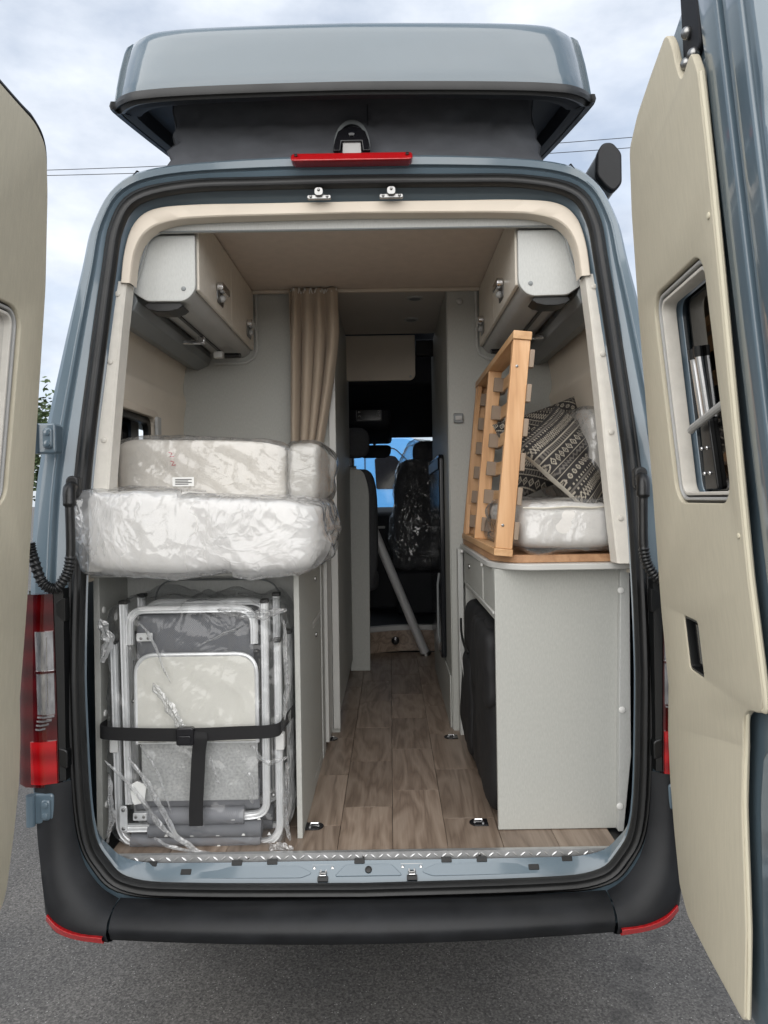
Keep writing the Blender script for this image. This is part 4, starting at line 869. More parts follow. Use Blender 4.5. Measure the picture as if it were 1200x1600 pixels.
mi = MB().prism(rounded([(-.17, 2.20), (-.16, 2.13), (-.13, 2.105), (.08, 2.105), (.11, 2.14), (.115, 2.20), (.08, 2.215), (-.14, 2.215)], .02), XZ, 4.12, 4.16).build('rear_view_mirror', 'cabdark', van, .008)
MB().cyl((-.03, 4.16, 2.2), (-.03, 4.30, 2.34), .012, 8).build('mirror_stem', 'cabdark', mi)
# driver seat
seat = link('cab_seat', pbox(.36, 3.82, 1.68, .46, .20, .80, 4, 12, lambda p, n, u: Vector((0, .18 * (p.z - 1.3) - .04, 0))), 'seatg', van)
link('seat_squab', pbox(.36, 4.02, 1.26, .50, .50, .20, 4, 10), 'seatg', seat)
link('headrest', pbox(.41, 3.96, 2.13, .24, .13, .20, 3, 10), 'seatg', seat)
MB().box(.14, .58, 3.80, 4.2, .81, 1.16).build('seat_base', 'cabdark', seat, .02)

# lashing rings in the floor
for x, y in ((-.172, .29), (.380, .30), (-.190, 1.20), (.360, 1.20)):
    sg = 1 if x > 0 else -1
    lr = MB().prism(rounded([(x + sg * .032, y - .026), (x + sg * .032, y + .026), (x - sg * .018, y + .026), (x - sg * .034, y), (x - sg * .018, y - .026)], [.002, .002, .012, .02, .012]), XY, FZ + .0005, FZ + .005).build('lashing_ring', 'gloss', van, .001)
    MB().tube([(x + sg * .015, y - .012, FZ + .006), (x + sg * .015, y + .012, FZ + .008), (x - sg * .012, y + .012, FZ + .008), (x - sg * .012, y - .0, FZ + .006)], .0035, 6).build('ring', 'chrome', lr)

# ================================================================== curtain
def curtain():
    t = thing('curtain', 'taupe curtain gathered at the edge of the grey partition', 'curtain', (-.26, 1.25, 1.95))
    rows_ = []; N = 90; K = 40
    for k in range(K + 1):
        v = k / K; z = 2.735 - v * .80
        w0 = -.358 - .006 * v; w1 = -.132 - .085 * max(0, v - .25) ** 1.2 * 1.6
        row = []
        for i in range(N + 1):
            u = i / N; x = w0 + (w1 - w0) * u
            ph = u * 2 * math.pi * 4.3 + .9 * math.sin(v * 2.2 + u * 4) + .5 * math.sin(u * 11)
            amp = (.012 + .020 * min(1, v * 3)) * (1 + .3 * math.sin(u * 9))
            y = 1.235 + amp * math.sin(ph) + .004 * nz3((x * 4, v * 2, 0), 4, 2)
            x += .006 * math.cos(ph) * min(1, v * 3)
            row.append((x, y, z))
        rows_.append(row)
    o = MB().grid(rows_).build('curtain_cloth', 'curtain', t, angle=180); so = o.modifiers.new('solid', 'SOLIDIFY'); so.thickness = .002
    r = MB()
    pts = [(-.35 + .215 * i / 60, 1.232 + .016 * math.sin(i * .9), 2.722 + .012 * math.sin(i * 1.7)) for i in range(61)]
    r.tube(pts, .0022, 5).build('gathering_tape', 'white', t)
curtain()

# ================================================================== wrapped cushions on the left
def wrapped(name, label, loc, c, d, k, fab, wrapm, seed, fold=.0, nfoam=18, nwrap=56, shape=None, amp=1.0, wd=.005, extra=None):
    t = thing(name, label, 'cushion', loc, 'cushions wrapped in clear plastic')
    sh = shape or (lambda p: Vector((0, 0, 0)))
    me = pbox(*c, *d, k, nfoam, lambda p, n, u: n * (.006 * nz3(p, 5, seed)) + sh(p)); link('foam_block', me, fab, t)
    def dp(p, n, u):
        r = crease(p, seed, 1.0, .65)
        e = max(0, abs(u.x) - .86) / .14
        ex = Vector((math.copysign(1, u.x) * e * (.02 + .03 * nz3((0, p[1], p[2]), 11, seed)), 0, 0))
        return n * (wd + amp * r) + ex * amp + sh(p) + (extra(p, n, u) if extra else Vector((0, 0, 0)))
    link('plastic_wrap', pbox(*c, d[0] + .01, d[1] + .01, d[2] + .01, k, nwrap, dp), wrapm, t)
    return t
def sh_front(p):
    t = (p.x + .46) / .40                      # -1 left .. +1 right
    dz = -.016 * t if p.z > 1.65 else (-.012 if p.y < .10 and t > .2 else 0)
    sag = -.022 * max(0, 1 - abs(t + .25) * 1.2) * (1 if p.z < 1.66 and p.y < .16 else 0)
    dy = -.03 * max(0, -t) + .02 * max(0, t)
    return Vector((0, dy * (1 if p.y < .3 else 0), dz + sag * .6 + (.018 if p.z > 1.7 and t < -.2 else 0)))
def ex_front(p, n, u):
    f = max(0, -u.y - .75) / .25; low = max(0, -u.z - .25)
    b = .030 * math.exp(-((p.x + .63) / .15) ** 2 - ((p.z - 1.64) / .075) ** 2) + .012 * math.exp(-((p.x + .25) / .10) ** 2 - ((p.z - 1.60) / .06) ** 2)
    hang = -f * low * (.020 + .022 * nz3((p.x, 0, 0), 6, 3) + .016 * math.exp(-((p.x + .27) / .09) ** 2))
    lt = max(0, -u.x - .80) / .2
    return Vector((-.030 * lt * (.6 + nz3((0, p.y, p.z), 12, 8)), -b * f - .012 * f * low, hang + .02 * lt * nz3((p.y, p.z, 0), 14, 6)))
w1 = wrapped('wrapped_cushion', 'cushion in crumpled milky plastic overhanging the left worktop edge', (-.46, .35, 1.533), (-.480, .330, 1.655), (.70, .61, .212), 9, 'foamw', 'film_milky', 3, shape=sh_front, nwrap=170, extra=ex_front)
link('plastic_tail', pbox(-.835, .10, 1.665, .055, .12, .15, 2.4, 40, lambda p, n, u: n * crease(p, 23, 1.6)), 'film_fold', w1)
def sh_back(p): return Vector((0, 0, -.01 * ((p.x + .5) / .3)))
w2 = wrapped('wrapped_cushion', 'cream cushion in clear plastic standing behind the left front cushion', (-.52, .50, 1.533), (-.566, .50, 1.855), (.60, .24, .225), 7, 'foam', 'film_cushion', 5, nwrap=130, shape=sh_back)
# its printed sticker and marker scribble
MB().prism(rrect(-.655, -.580, 1.806, 1.838, .003), XZ, .3640, .3652).build('sticker', 'paper', w2)
for i in range(4): MB().box(-.645, -.60 + (.012 if i % 2 else 0), .3630, .3638, 1.812 + i * .0055, 1.8145 + i * .0055).build('print_line', 'ink', w2)
for x0, z0 in ((-.668, 1.925), (-.662, 1.895)):
    MB().tube([(x0, .369, z0), (x0 + .012, .3685, z0 - .004), (x0 + .004, .3685, z0 - .016), (x0 + .018, .369, z0 - .014)], .0016, 5).build('marker_scribble', 'pink', w2)
w3 = wrapped('wrapped_cushion', 'grey end cushion in clear plastic right of the standing cream cushion', (-.21, .62, 1.533), (-.207, .60, 1.848), (.125, .40, .222), 5, 'foamg', 'film_cushion', 8, nwrap=70)
# crumpled cloth tucked by the curtain foot
def rag():
    t = thing('folded_cloth', 'small beige cloth tucked between cushion and curtain foot', 'cloth', (-.15, .95, 1.533))
    link('cloth', pbox(-.205, .96, 1.70, .10, .10, .32, 3, 24, lambda p, n, u: n * (.016 * ridge(p, 9, 4))), 'curtain', t)
rag()
# board lying under the front cushion
tag(MB().box(-.70, -.20, .19, 1.0, 1.5325, 1.5445).build('bed_board', 'ply'), 'thin brown plywood board under the left front cushion', 'board')

# ================================================================== camping furniture in its bag
def flatprof(w=.012, d=.010):   # ribbed aluminium section
    return [(-w, -d * .7), (-w * .8, -d), (-w * .45, -d * .82), (-w * .2, -d), (w * .2, -d), (w * .45, -d * .82), (w * .8, -d), (w, -d * .7), (w, d * .7), (w * .7, d), (-w * .7, d), (-w, d * .7)]
def bent(pts, r=.05, n=6, y=.18): return [(u, y, v) for u, v in rpath(pts, r, n)]
def rpath(pts, r, n=6):
    out = [pts[0]]
    for i in range(1, len(pts) - 1):
        p = Vector(pts[i]); a = Vector(pts[i - 1]) - p; b = Vector(pts[i + 1]) - p; rr = min(r, a.length * .49, b.length * .49)
        A = p + a.normalized() * rr; B = p + b.normalized() * rr
        for k in range(n + 1):
            t = k / n; out.append(tuple(A * (1 - t) ** 2 + p * 2 * t * (1 - t) + B * t * t))
    out.append(pts[-1]); return out
def chair(loc, dx, dy, dz, label, detail=True):
    t = thing('folding_chair', label, 'chair', loc, 'folded camping chairs in the left bay')
    sh = lambda P: [(x + dx, y + dy, z + dz) for x, y, z in P]
    rail = lambda nm, pts, y, r=.07: MB().tube(sh(bent(pts, r, 7, y)), .012, prof=flatprof(), up=(0, 1, 0)).build(nm, 'aluw', t, angle=30)
    rail('back_frame', [(-.742, 1.285), (-.742, 1.396), (-.343, 1.396), (-.343, 1.283)], .170, .10)
    rail('leg_frame', [(-.800, 1.287), (-.790, .640), (-.272, .632), (-.272, 1.285)], .190, .075)
    rail('seat_frame', [(-.310, 1.412), (-.313, .735), (-.395, .727), (-.56, .727)], .176, .07)
    rail('arm_rail', [(-.762, 1.415), (-.752, .775)], .172)
    rail('cross_bar', [(-.772, .700), (-.685, .700)], .165); rail('cross_bar', [(-.735, .738), (-.675, .738)], .165)
    def fabric(nm, x0, x1, z0, z1, y, m, bow=.012):
        G = [[(x0 + (x1 - x0) * i / 16 + dx, y + dy - bow * math.sin(math.pi * j / 10) + .003 * nz3((i * .3, j * .3, 0), 1, 3), z0 + (z1 - z0) * j / 10 + dz) for i in range(17)] for j in range(11)]
        o = MB().grid(G).build(nm, m, t, angle=180); s = o.modifiers.new('solid', 'SOLIDIFY'); s.thickness = .003; return o
    fabric('back_fabric', -.725, -.350, 1.16, 1.385, .198, 'meshd'); fabric('seat_fabric', -.735, -.335, .745, .842, .186, 'mesh', .016)
    rl = lambda nm, z, r, x0, x1, m, y: MB().tube(sh([(x0, y, z), ((x0 + x1) / 2, y - .004, z), (x1, y, z - .002)]), r, 16, ).build(nm, m, t, angle=60)
    rl('fabric_roll', .737, .027, -.685, -.383, 'mesh', .168); rl('fabric_roll', .690, .026, -.69, -.330, 'meshd', .176); rl('fabric_roll', .652, .022, -.75, -.335, 'mesh', .184)
    fabric('dust_flap', -.745, -.335, .633, .70, .200, 'mesh', .006)
    for x, z in ((-.762, 1.418), (-.310, 1.415), (-.800, 1.291), (-.272, 1.289)): MB().box(x - .0125 + dx, x + .0125 + dx, .162 + dy, .200 + dy, z - .004 + dz, z + .008 + dz).build('end_cap', 'blackp', t, .002)
    if detail:
        pl = MB().prism(rrect(-.778 + dx, -.753 + dx, .692 + dz, .775 + dz, .010), XZ, .150 + dy, .158 + dy).build('hinge_plate', 'aluw', t, .002)
        for z in (.704, .763): cap((-.765 + dx, .150 + dy, z + dz), .006, 'steel', pl, 'rivet')
        p2 = MB().prism(rrect(-.735 + dx, -.690 + dx, .728 + dz, .752 + dz, .004), XZ, .150 + dy, .156 + dy).build('hinge_plate', 'aluw', t, .002)
        for x in (-.725, -.700): cap((x + dx, .150 + dy, .740 + dz), .005, 'steel', p2, 'rivet')
        p3 = MB().prism(rrect(-.72 + dx, -.668 + dx, 1.295 + dz, 1.322 + dz, .004), XZ, .165 + dy, .17 + dy).build('hinge_plate', 'aluw', t, .002)
        for x in (-.705, -.682): cap((x + dx, .165 + dy, 1.305 + dz), .005, 'steel', p3, 'rivet')
        for x, z0, z1, x1 in ((-.735, 1.23, 1.10, -.738), (-.332, 1.23, 1.09, -.334), (-.295, .98, .79, -.292)):
            MB().cyl((x + dx, .186 + dy, z0 + dz), (x1 + dx, .186 + dy, z1 + dz), .004, 8).ball((x1 + dx, .184 + dy, z1 + dz), .007, 6).build('folding_rod', 'steel', t)
        for x in (-.808, -.275): MB().prism(rrect(x - .006 + dx, x + .022 + dx, .938 + dz, .992 + dz, .006), XZ, .168 + dy, .200 + dy).build('joint_cover', 'white', t, .004)
        # small printed triangles on the fabric
        tri = MB()
        for q in range(13):
            tx = -.66 + .082 * (q % 5) + (.03 if q // 5 else 0); tz = (.741, .688, .650)[q // 5] + .004
            yy = (.141, .150, .162)[q // 5]
            tri.prism([(tx - .006, tz - .004), (tx + .006, tz - .004), (tx, tz + .007)], XZ, yy + dy, yy + .0006 + dy)
        tri.build('fabric_print', 'white', t)
    return t
chair((-.53, .19, FZ), 0, -.0, .012, 'front folded aluminium camping chair with grey mesh fabric in clear bag')
chair((-.50, .30, FZ), .022, .105, .020, 'second folded aluminium camping chair behind the first in the left bay', False)
tb = thing('folding_table', 'cream camping table top with rounded aluminium rim strapped between the chairs', 'table', (-.53, .16, FZ))
top = rrect(-.716, -.337, .99, 1.262, (.0, .0, .06, .06), 8)
MB().prism(top, XZ, .146, .158).build('table_top', 'tabletop', tb, .003)
MB().tube([(u, .150, v) for u, v in [(-.716, .985)] + [p for p in top if p[1] > 1.0][0:0] + rpath([(-.718, .99), (-.718, 1.266), (-.335, 1.266), (-.335, .985)], .065, 8)], .007, 8).build('table_rim', 'aluw', tb)
MB().prism(rrect(-.705, -.335, .80, .986, .006), XZ, .152, .160).build('lower_leaf', 'speckle', tb, .002)
MB().box(-.716, -.337, .143, .150, .9862, .9895).build('leaf_hinge', 'aluw', tb)
ag = MB().tube([(u, .41, v) for u, v in rpath([(-.735, .70), (-.735, 1.478), (-.295, 1.474), (-.295, .70)], .08, 8)], .003, 8).build('wire_hoop', 'greyp'); tag(ag, 'thin dark wire hoop standing at the back of the chair bay', 'wire hoop')
# clear plastic bag over the furniture
def bagmesh():
    def dp(p, n, u):
        r = crease(p, 31, 1.0)
        e = max(0, u.z - .80) / .2; f = max(0, -u.z - .93) / .07
        flare = Vector((.035 * e * nz3((p[0], 0, 0), 13, 2) + math.copysign(.03, u.x) * e * max(0, abs(u.x) - .7), 0, .03 * e * nz3((p[0], p[1], 0), 15, 7)))
        corner = Vector((.0, -.03, -.035)) * max(0, 1 - ((p[0] + .255) ** 2 + (p[2] - .66) ** 2) / .0025) * (1 if p[1] < .2 else 0)
        return n * (r - .004) + flare + corner
    return pbox(-.525, .270, 1.045, .585, .285, .790, 9, 130, dp)
bg = link('plastic_bag', bagmesh(), 'film'); tag(bg, 'clear crinkled plastic bag over the folded camping chairs', 'plastic bag')
def fold(pts, w, seed, y0=.122):  # milky ribbons on the bag's folds, whitened to stand in for highlight streaks
    c = catmull([(x, y0, z) for x, z in pts], 14); n = len(c); rows_ = []
    for i, p in enumerate(c):
        t = (c[min(n - 1, i + 1)] - c[max(0, i - 1)]).normalized(); sd = Vector((t.z, 0, -t.x)); e = math.sin(math.pi * i / (n - 1)) ** .5
        ww = w * e * (.6 + .8 * abs(nz3((i * .23, seed, 0), 1, seed)))
        k = sd * (.006 * nz3((i * .17, 0, seed), 1, seed + 2))
        rows_.append([p + k - sd * ww, p + k - sd * ww * .3 + Vector((0, -.006 * e, 0)), p + k + sd * ww * .2 + Vector((0, .002, 0)), p + k + sd * ww * .6 + Vector((0, -.004 * e, 0)), p + k + sd * ww])
    MB().grid(rows_).build('fold_highlight', 'film_fold', bg, angle=25)
for q, (pts, w) in enumerate(((((-.812, .945), (-.72, .85), (-.62, .72), (-.50, .635)), .010), (((-.735, .955), (-.66, .84), (-.585, .70), (-.49, .640)), .012), (((-.70, .99), (-.655, .92), (-.60, .78)), .005),
        (((-.655, 1.185), (-.62, 1.13), (-.575, 1.06), (-.555, 1.035)), .018), (((-.70, 1.375), (-.655, 1.32), (-.60, 1.18)), .006), (((-.82, 1.39), (-.795, 1.32), (-.815, 1.25)), .022), (((-.45, 1.41), (-.33, 1.395), (-.23, 1.41)), .018),
        (((-.24, 1.38), (-.235, 1.2), (-.245, 1.06)), .012), (((-.35, .985), (-.30, .93), (-.235, .95)), .010), (((-.235, .93), (-.245, .80), (-.235, .68)), .012), (((-.50, 1.30), (-.43, 1.335), (-.36, 1.36)), .006), (((-.80, .90), (-.79, .78), (-.81, .68)), .012),
        (((-.36, .90), (-.345, .86), (-.35, .80)), .016), (((-.66, .70), (-.60, .665), (-.45, .64)), .008), (((-.30, .66), (-.245, .66), (-.235, .60)), .020), (((-.48, .95), (-.465, .90), (-.45, .86)), .005))):
    fold(pts, w, q + 3)
# white care tag
tg = MB().prism([(-.735, .862), (-.712, .875), (-.682, .862), (-.690, .806), (-.722, .800), (-.728, .812)], XZ, .128, .1290).build('paper_tag', 'paper'); tag(tg, 'white paper tag hanging in front of the folded chair legs', 'tag')
# strap with buckle
sp_ = thing('luggage_strap', 'black webbing strap with buckle across the folded chairs', 'strap', (-.53, .11, 1.03))
P0 = [(-.832, .205), (-.822, .130), (-.70, .108), (-.53, .104), (-.40, .108), (-.275, .118), (-.250, .150), (-.226, .203)]
Z0 = [1.030, 1.030, 1.028, 1.026, 1.028, 1.030, 1.045, 1.068]
cc_ = catmull([(x, y, z) for (x, y), z in zip(P0, Z0)], 6)
MB().grid([[(p.x, p.y - o_, p.z + s * .0205) for p in cc_] for s, o_ in ((-1, 0), (1, 0), (1, .0022), (-1, .0022))], cv=True).build('band', 'strap', sp_, angle=30)
tail = catmull([(-.505, .1015, 1.040), (-.500, .092, 1.018), (-.508, .098, .97), (-.513, .100, .90), (-.520, .102, .80), (-.521, .103, .742)], 6)
MB().grid([[(p.x + s * .0215 - .0 * i, p.y - o_, p.z + (-.008 if (s > 0 and i < 6) else 0)) for i, p in enumerate(tail)] for s, o_ in ((-1, 0), (1, 0), (1, .002), (-1, .002))], cv=True).build('tail', 'strap', sp_, angle=30)
bk = MB().prism(rrect(-.574, -.520, .998, 1.054, .008), XZ, .082, .1035).build('buckle', 'gloss', sp_, .004, 3)
MB().prism(rrect(-.567, -.527, 1.004, 1.030, .006), XZ, .0775, .082).build('buckle_lever', 'gloss', bk, .003)

# ================================================================== right side: bed frame, mattress, pillows, bag
tag(MB().prism(rounded([(.438, .33), (.50, .215), (.866, .215), (.866, 1.27), (.438, 1.27)], [.03, .03, 0, 0, 0]), XY, 1.535, 1.560).build('bed_board', 'ply', None, .002), 'brown plywood bed board lying on the right worktop', 'board')
sf = thing('slatted_bed_frame', 'beech slatted bed frame standing on edge on the right worktop', 'bed frame', (.46, .80, 1.56))
e2 = Vector((.075, 0, .720)).normalized(); en = Vector((e2.z, 0, -e2.x)); B0 = Vector((.436, 0, 1.562))
def fp(u, v, w): return tuple(B0 + e2 * v + en * w + Vector((0, u, 0)))      # u along Y, v up the frame, w to the right
fbox = lambda u0, u1, v0, v1, w0, w1: MB().hexa([fp(u0, v0, w0), fp(u1, v0, w0), fp(u1, v1, w0), fp(u0, v1, w0)], [fp(u0, v0, w1), fp(u1, v0, w1), fp(u1, v1, w1), fp(u0, v1, w1)])
H = .735
fbox(.205, .235, .024, H - .028, .0, .056).build('end_post', 'beech', sf, .002)
fbox(.80, .83, .024, H - .028, .0, .052).build('middle_post', 'beech', sf, .002)
fbox(1.24, 1.27, .024, H - .028, .0, .052).build('end_post', 'beech', sf, .002)
fbox(.200, 1.275, 0, .0235, -.003, .058).build('bottom_rail', 'beechy', sf, .002)
fbox(.200, 1.275, H - .0275, H, -.003, .058).build('top_rail', 'beechy', sf, .002)
for (u0, v0, u1, v1) in ((.236, .024, .27, .16), (.236, H - .0285, .275, H - .20), (1.239, H - .0285, 1.20, H - .20), (1.239, .024, 1.205, .16)):   # corner gussets
    MB().prism([(u0, v0), (u1, v0), (u0, v1)], lambda a, b, w: fp(a, b, w), .004, .022).build('corner_gusset', 'beech', sf, .001)
for k in range(6):
    v = .060 + k * .1125
    fbox(.212, 1.262, v, v + .050, .0565, .0665).build('slat', 'beechy', sf, .002)
    for u in (.196, .775, 1.222):
        fbox(u, u + .062 if u > .2 else u + .030, v - .004, v + .054, .0535 if u > .2 else .0565, .0715).build('slat_holder', 'holder', sf, .002)
        if u > .2: fbox(u - .012, u + .004, v - .003, v + .053, .02, .072).build('slat_holder', 'holder', sf, .002)
for v in (.10, .62): cap(fp(.205, v, .018), .005, 'steel', sf, 'screw')
# mattress pieces
def sh_m(p): return Vector((.012 * nz3(p, 3, 4), 0, .006 * nz3(p, 4, 3)))
wm = wrapped('wrapped_mattress', 'small cream mattress in clear plastic on the right bed board', (.68, .60, 1.561), (.685, .62, 1.655), (.35, .84, .165), 6, 'foamw', 'film_cushion', 13, shape=sh_m, nwrap=120, amp=.9, extra=lambda p, n, u: Vector((0, -.02, -.030 - .02 * nz3((p.x, 0, 0), 9, 2))) * (max(0, -u.y - .7) / .3) * max(0, -u.z - .2) * math.exp(-((p.x - .58) / .10) ** 2))
wm['category'] = 'mattress'
MB().tube(catmull([(.53, .205, 1.715), (.60, .198, 1.712), (.68, .197, 1.716), (.76, .200, 1.712), (.845, .21, 1.722)], 8), .004, 6).build('piping', 'linen', wm)
wc = wrapped('wrapped_cushion', 'cushion in shiny plastic leaning on the right wall behind the pillows', (.80, .80, 1.74), (.815, .72, 1.90), (.075, .80, .33), 5, 'foamg', 'film_cushion', 15, nwrap=80)
# patterned pillows
def pat(u, v):
    """black and cream woven bands; u along the band, v across"""
    dk, cr, gy = (.020, .018, .018), (.34, .305, .25), (.12, .108, .095)
    b = v * 9.5; i = int(math.floor(b)) % 6; f = b - math.floor(b); w = u * 9
    fu = lambda s: abs(((u * s) % 1) - .5) * 2
    if i == 0: return cr if (.28 < abs(f - .5) * 1.0 + fu(13) * .5 < .44) or (abs(f - .5) + fu(13) * .7 < .13) else dk
    if i == 1: return cr if (abs(f - .18) < .05 or abs(f - .82) < .05) else (gy if fu(30) > .55 and abs(f - .5) < .22 else dk)
    if i == 2: return cr if abs((f - .15) / .7 - fu(17)) < .14 or abs((.85 - f) / .7 - fu(17)) < .12 else dk
    if i == 3: return gy if abs(f - .5) < .09 else (cr if fu(26) > .62 and abs(abs(f - .5) - .28) < .09 else dk)
    if i == 4: return cr if (.16 < ((f - .5) ** 2 + (fu(15) * .42) ** 2) ** .5 < .27) or ((f - .5) ** 2 + (fu(15) * .42) ** 2) ** .5 < .07 else dk
    return cr if abs(f - .12) < .06 or abs(f - .88) < .06 else (gy if abs(f - .5 - .28 * (fu(18) - .5)) < .12 else dk)
def pillow(name, label, c, size, thick, ex, ez, seed, loc, rot=0.0):
    """ex, ez: in-plane axes; the front faces -Y"""
    t = thing(name, label, 'pillow', loc, 'patterned pillows on the right mattress')
    ex = Vector(ex).normalized(); ez = (Vector(ez) - ex * Vector(ez).dot(ex)).normalized(); ny = ez.cross(ex); c = Vector(c)
    if ny.y > 0: ny = -ny
    N = 150
    for side, nm in ((1, 'front_cover'), (-1, 'back_cover')):
        n = N if side > 0 else 40; verts = []; cols_ = []
        for j in range(n + 1):
            for i in range(n + 1):
                u, v = i / n * 2 - 1, j / n * 2 - 1
                pu = u * (1 - .07 * (1 - v * v)); pv = v * (1 - .07 * (1 - u * u))
                h = ((1 - u * u) * (1 - v * v)) ** .42 * thick / 2
                wv = nz3((u, v, side), 1.6, seed) * .018 * (1 - max(abs(u), abs(v)) ** 6)
                fold = -.03 * math.exp(-((u * .5 + v + .25) / .13) ** 2) * (1 - u * u) if side > 0 else 0
                verts.append(c + ex * pu * size / 2 + ez * pv * size / 2 + ny * (side * h * (1 + fold * 6) + wv + fold * .35))
                a = (u * math.cos(rot) + v * math.sin(rot)); b_ = (-u * math.sin(rot) + v * math.cos(rot))
                cols_.append(pat(a * .5 + 5, b_ * .5 + 5))
        mb = MB(); mb.v = [tuple(p) for p in verts]; mb.f = [(j * (n + 1) + i, j * (n + 1) + i + 1, (j + 1) * (n + 1) + i + 1, (j + 1) * (n + 1) + i) for j in range(n) for i in range(n)]
        me = bpy.data.meshes.new(nm); me.from_pydata(mb.v, [], mb.f); fin(me, 180)
        if side > 0:
            at_ = me.color_attributes.new('pattern', 'FLOAT_COLOR', 'POINT'); at_.data.foreach_set('color', [x for q in cols_ for x in (*q, 1.0)])
        link(nm, me, 'ethnic' if side > 0 else 'linen', t)
    return t
pillow('pillow', 'black and cream patterned pillow lying in front on the right mattress', (.740, .385, 1.888), .350, .12, (.55, .66, .44), (-.56, .28, .74), 2, (.70, .38, 1.74), rot=0.0)
pillow('pillow', 'patterned pillow half hidden behind the front pillow and the slats', (.715, .68, 1.945), .34, .12, (.92, -.1, .30), (-.25, .40, .85), 6, (.64, .66, 1.74), rot=R(-35))
# black bag in the bay
def blackbag():
    t = thing('storage_bag', 'black padded nylon bag standing in the right cupboard bay', 'bag', (.53, .75, FZ))
    dsp = lambda s: (lambda p, n, u: n * (.010 * nz3(p, 5, s) + .006 * nz3(p, 14, s)))
    link('bag_body', pbox(.515, .72, .985, .205, .86, .66, 7, 26, dsp(1)), 'bag', t)
    link('bag_flap', pbox(.455, .52, 1.16, .10, .48, .28, 6, 18, dsp(4)), 'bag', t)
    link('side_pocket', pbox(.430, .90, .90, .07, .32, .40, 5, 16, dsp(7)), 'bag', t)
    MB().tube(catmull([(.400, 1.02, 1.16), (.392, 1.0, 1.10), (.398, .96, 1.03), (.40, .90, .985)], 6), .004, 6).build('strap_loop', 'greyl', t)
    MB().tube(catmull([(.402, 1.05, 1.22), (.396, .98, 1.18), (.398, .90, 1.14), (.405, .80, 1.12)], 6), .005, 6).build('zip', 'blackp', t)
blackbag()

# ================================================================== table leg and covered cab seat
tlg = thing('table_leg', 'slim brushed metal table leg leaning in the aisle towards the cab', 'table leg', (.34, 3.1, FZ))
MB().cyl((-.03, 2.76, 1.58), (.325, 3.0, .672), .031, 20).build('tube', 'silver', tlg)
MB().tube([(.325, 3.0, .672), (.333, 3.004, .652)], [.036, .040], 20).build('foot', 'steel', tlg)
MB().tube([(-.03, 2.76, 1.58), (-.036, 2.757, 1.595)], [.029, .026], 16).build('plug', 'blackp', tlg)
sc_ = thing('seat_cover', 'crumpled clear plastic cover pulled over the dark cab seat', 'seat cover', (.36, 3.8, 1.2))
def dps(p, n, u):
    t = max(0.0, min(1.0, (2.24 - p.z) / 1.06))
    return n * crease((p[0], p[1], p[2] * .7), 51, 2.0) + Vector((-.05 * (1 - t) * 0 + (p.x - .36) * (-.40 * (1 - t) ** 1.5 + .06) + .04 * (1 - t), .12 * (1 - t), 0))
link('plastic_film', pbox(.345, 3.84, 1.70, .54, .36, 1.06, 4, 60, dps), 'film_seat', sc_)

# ================================================================== outside: blue van, tree, overhead wires
bv = thing('parked_van', 'sky-blue panel van parked ahead, seen through the windscreen', 'van', (-1.0, 9.4, 0))
prof_ = [(-4.2, .45), (-4.25, 2.5), (-4.0, 2.66), (.35, 2.66), (.62, 2.56), (1.40, 1.72), (2.1, 1.45), (2.3, 1.1), (2.32, .5)]
bb = MB().prism(rounded(prof_, [.05, .1, .1, .1, .1, .1, .15, .1, .05]), XZ, 8.5, 10.4).build('body', 'blue', bv, .06, 3)
def sidewin(poly, nm, r=.05):
    o = MB().prism(rounded(poly, r), XZ, 8.488, 8.53).build(nm, 'gloss', bv, .003); return o
sidewin([(-.10, 1.90), (-.12, 2.34), (.06, 2.39), (.18, 2.37), (.44, 2.02), (.46, 1.90)], 'door_window', .03)
sidewin([(-1.5, 1.96), (-1.5, 2.36), (-.42, 2.36), (-.42, 1.96)], 'side_window', .06)
sidewin([(-3.2, 1.96), (-3.2, 2.36), (-1.75, 2.36), (-1.75, 1.96)], 'side_window', .06)
MB().tube([(u, 8.496, v) for u, v in rounded([(-.26, .80), (-.26, 2.46), (.16, 2.50), (.66, 2.0), (.95, 1.6), (.95, .80)], .08)], .008, 6, closed=True).build('door_seam', 'cabdark', bv)
MB().add([(.64, 8.62, 2.53), (.64, 10.28, 2.53), (1.40, 10.28, 1.735), (1.40, 8.62, 1.735)], [(0, 1, 2, 3)]).add([], []).build('windscreen', 'gloss', bv, smooth=False).location = (.016, 0, .014)
MB().prism(rrect(.70, .86, 1.72, 2.0, .04), XZ, 8.22, 8.36).build('mirror', 'blackp', bv, .02)
MB().box(-.20, -.04, 8.47, 8.497, 1.42, 1.47).build('door_handle', 'blackp', bv, .008)
for yy in (8.62, 10.28):
    for xx in (-3.2, 1.35):
        pr_ = [(.20, -.11), (.33, -.12), (.36, -.05), (.36, .05), (.33, .12), (.20, .11)]
        w_ = MB().grid([[(xx + a * math.cos(t), yy - (.0) + b, .36 + a * math.sin(t)) for a, b in pr_] for t in [2 * math.pi * k / 32 for k in range(32)]], cu=True, cv=True).build('wheel', 'tyre', bv)
        MB().tube([(xx, yy - .10, .36), (xx, yy + .10, .36)], .205, 24).build('rim', 'greyl', w_)

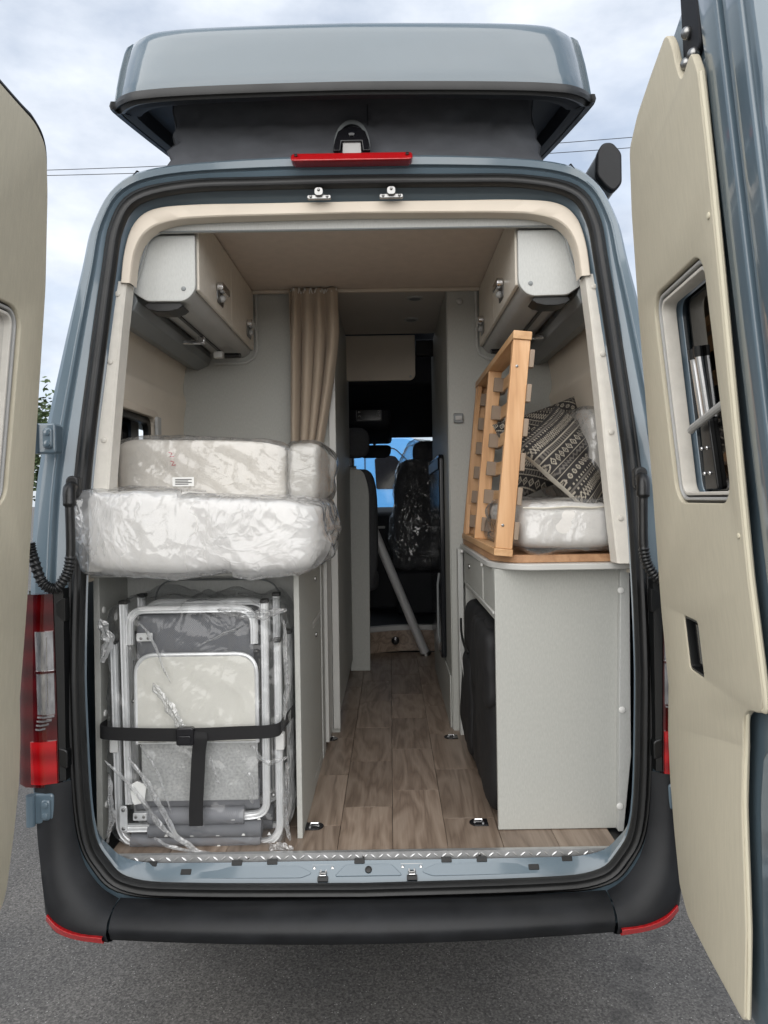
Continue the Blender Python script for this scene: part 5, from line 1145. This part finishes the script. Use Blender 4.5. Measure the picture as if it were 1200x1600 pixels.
def tree(x, y, h, rx, label, seed):
    rnd = random.Random(seed)
    t = thing('tree', label, 'tree', (x, y, 0))
    tr_ = MB(); tr_.tube([(x, y, 0), (x + .1, y, h * .3), (x - .1, y + .1, h * .6), (x, y, h * .85)], [.22, .17, .10, .03], 10)
    tips = []
    for i in range(14):
        a = rnd.random() * 6.28; z0 = h * rnd.uniform(.3, .75); l = rx * rnd.uniform(.5, .95) * (1 - .3 * z0 / h)
        p = (x + math.cos(a) * l, y + math.sin(a) * l, z0 + l * rnd.uniform(.3, .8)); tips.append(p)
        tr_.tube([(x, y, z0), (x + math.cos(a) * l * .5, y + math.sin(a) * l * .5, z0 + l * .3), p], [.07, .05, .015], 7)
    tr_.build('trunk', 'bark', t)
    cr_ = MB()
    for k in range(5200):
        c = tips[rnd.randrange(14)] if rnd.random() < .7 else (x, y, h * rnd.uniform(.5, .95))
        p = Vector(c) + Vector((rnd.gauss(0, .42), rnd.gauss(0, .42), rnd.gauss(0, .36))) * rx * .5
        s = rnd.uniform(.07, .14); a = Vector((rnd.gauss(0, 1), rnd.gauss(0, 1), rnd.gauss(0, .6))).normalized(); b = a.orthogonal().normalized()
        cr_.add([p - a * s, p + b * s * .5, p + a * s, p - b * s * .5], [(0, 1, 2, 3)])
    me = bpy.data.meshes.new('crown'); me.from_pydata(cr_.v, [], cr_.f); link('crown', me, 'leaf', t)
tree(-12.3, 21.5, 6.2, 1.9, 'leafy green tree showing beside the open left door', 4)
for k, (zl, zr, nm) in enumerate(((14.06, 14.93, 'upper'), (13.86, 14.55, 'lower'))):
    xl, xr = -12.18, 9.26
    def wp(x): t = (x - xl) / (xr - xl); return (x, 25.0, zl + (zr - zl) * t + .25 * k * 0 + .0012 * (x + 1.5) ** 2 - .14)
    tag(MB().tube([wp(-46 + 92 * i / 40) for i in range(41)], .012, 6).build('overhead_wire', 'blackp'), nm + ' of the two overhead wires crossing the sky', 'wire', 'overhead wires')
for x in (-46, 46): tag(MB().tube([(x, 25.12, 0), (x, 25.12, 19.4)], [.16, .10], 12).build('utility_pole', 'pole'), 'wooden utility pole carrying the wires, ' + ('far left' if x < 0 else 'far right'), 'pole', 'utility poles')
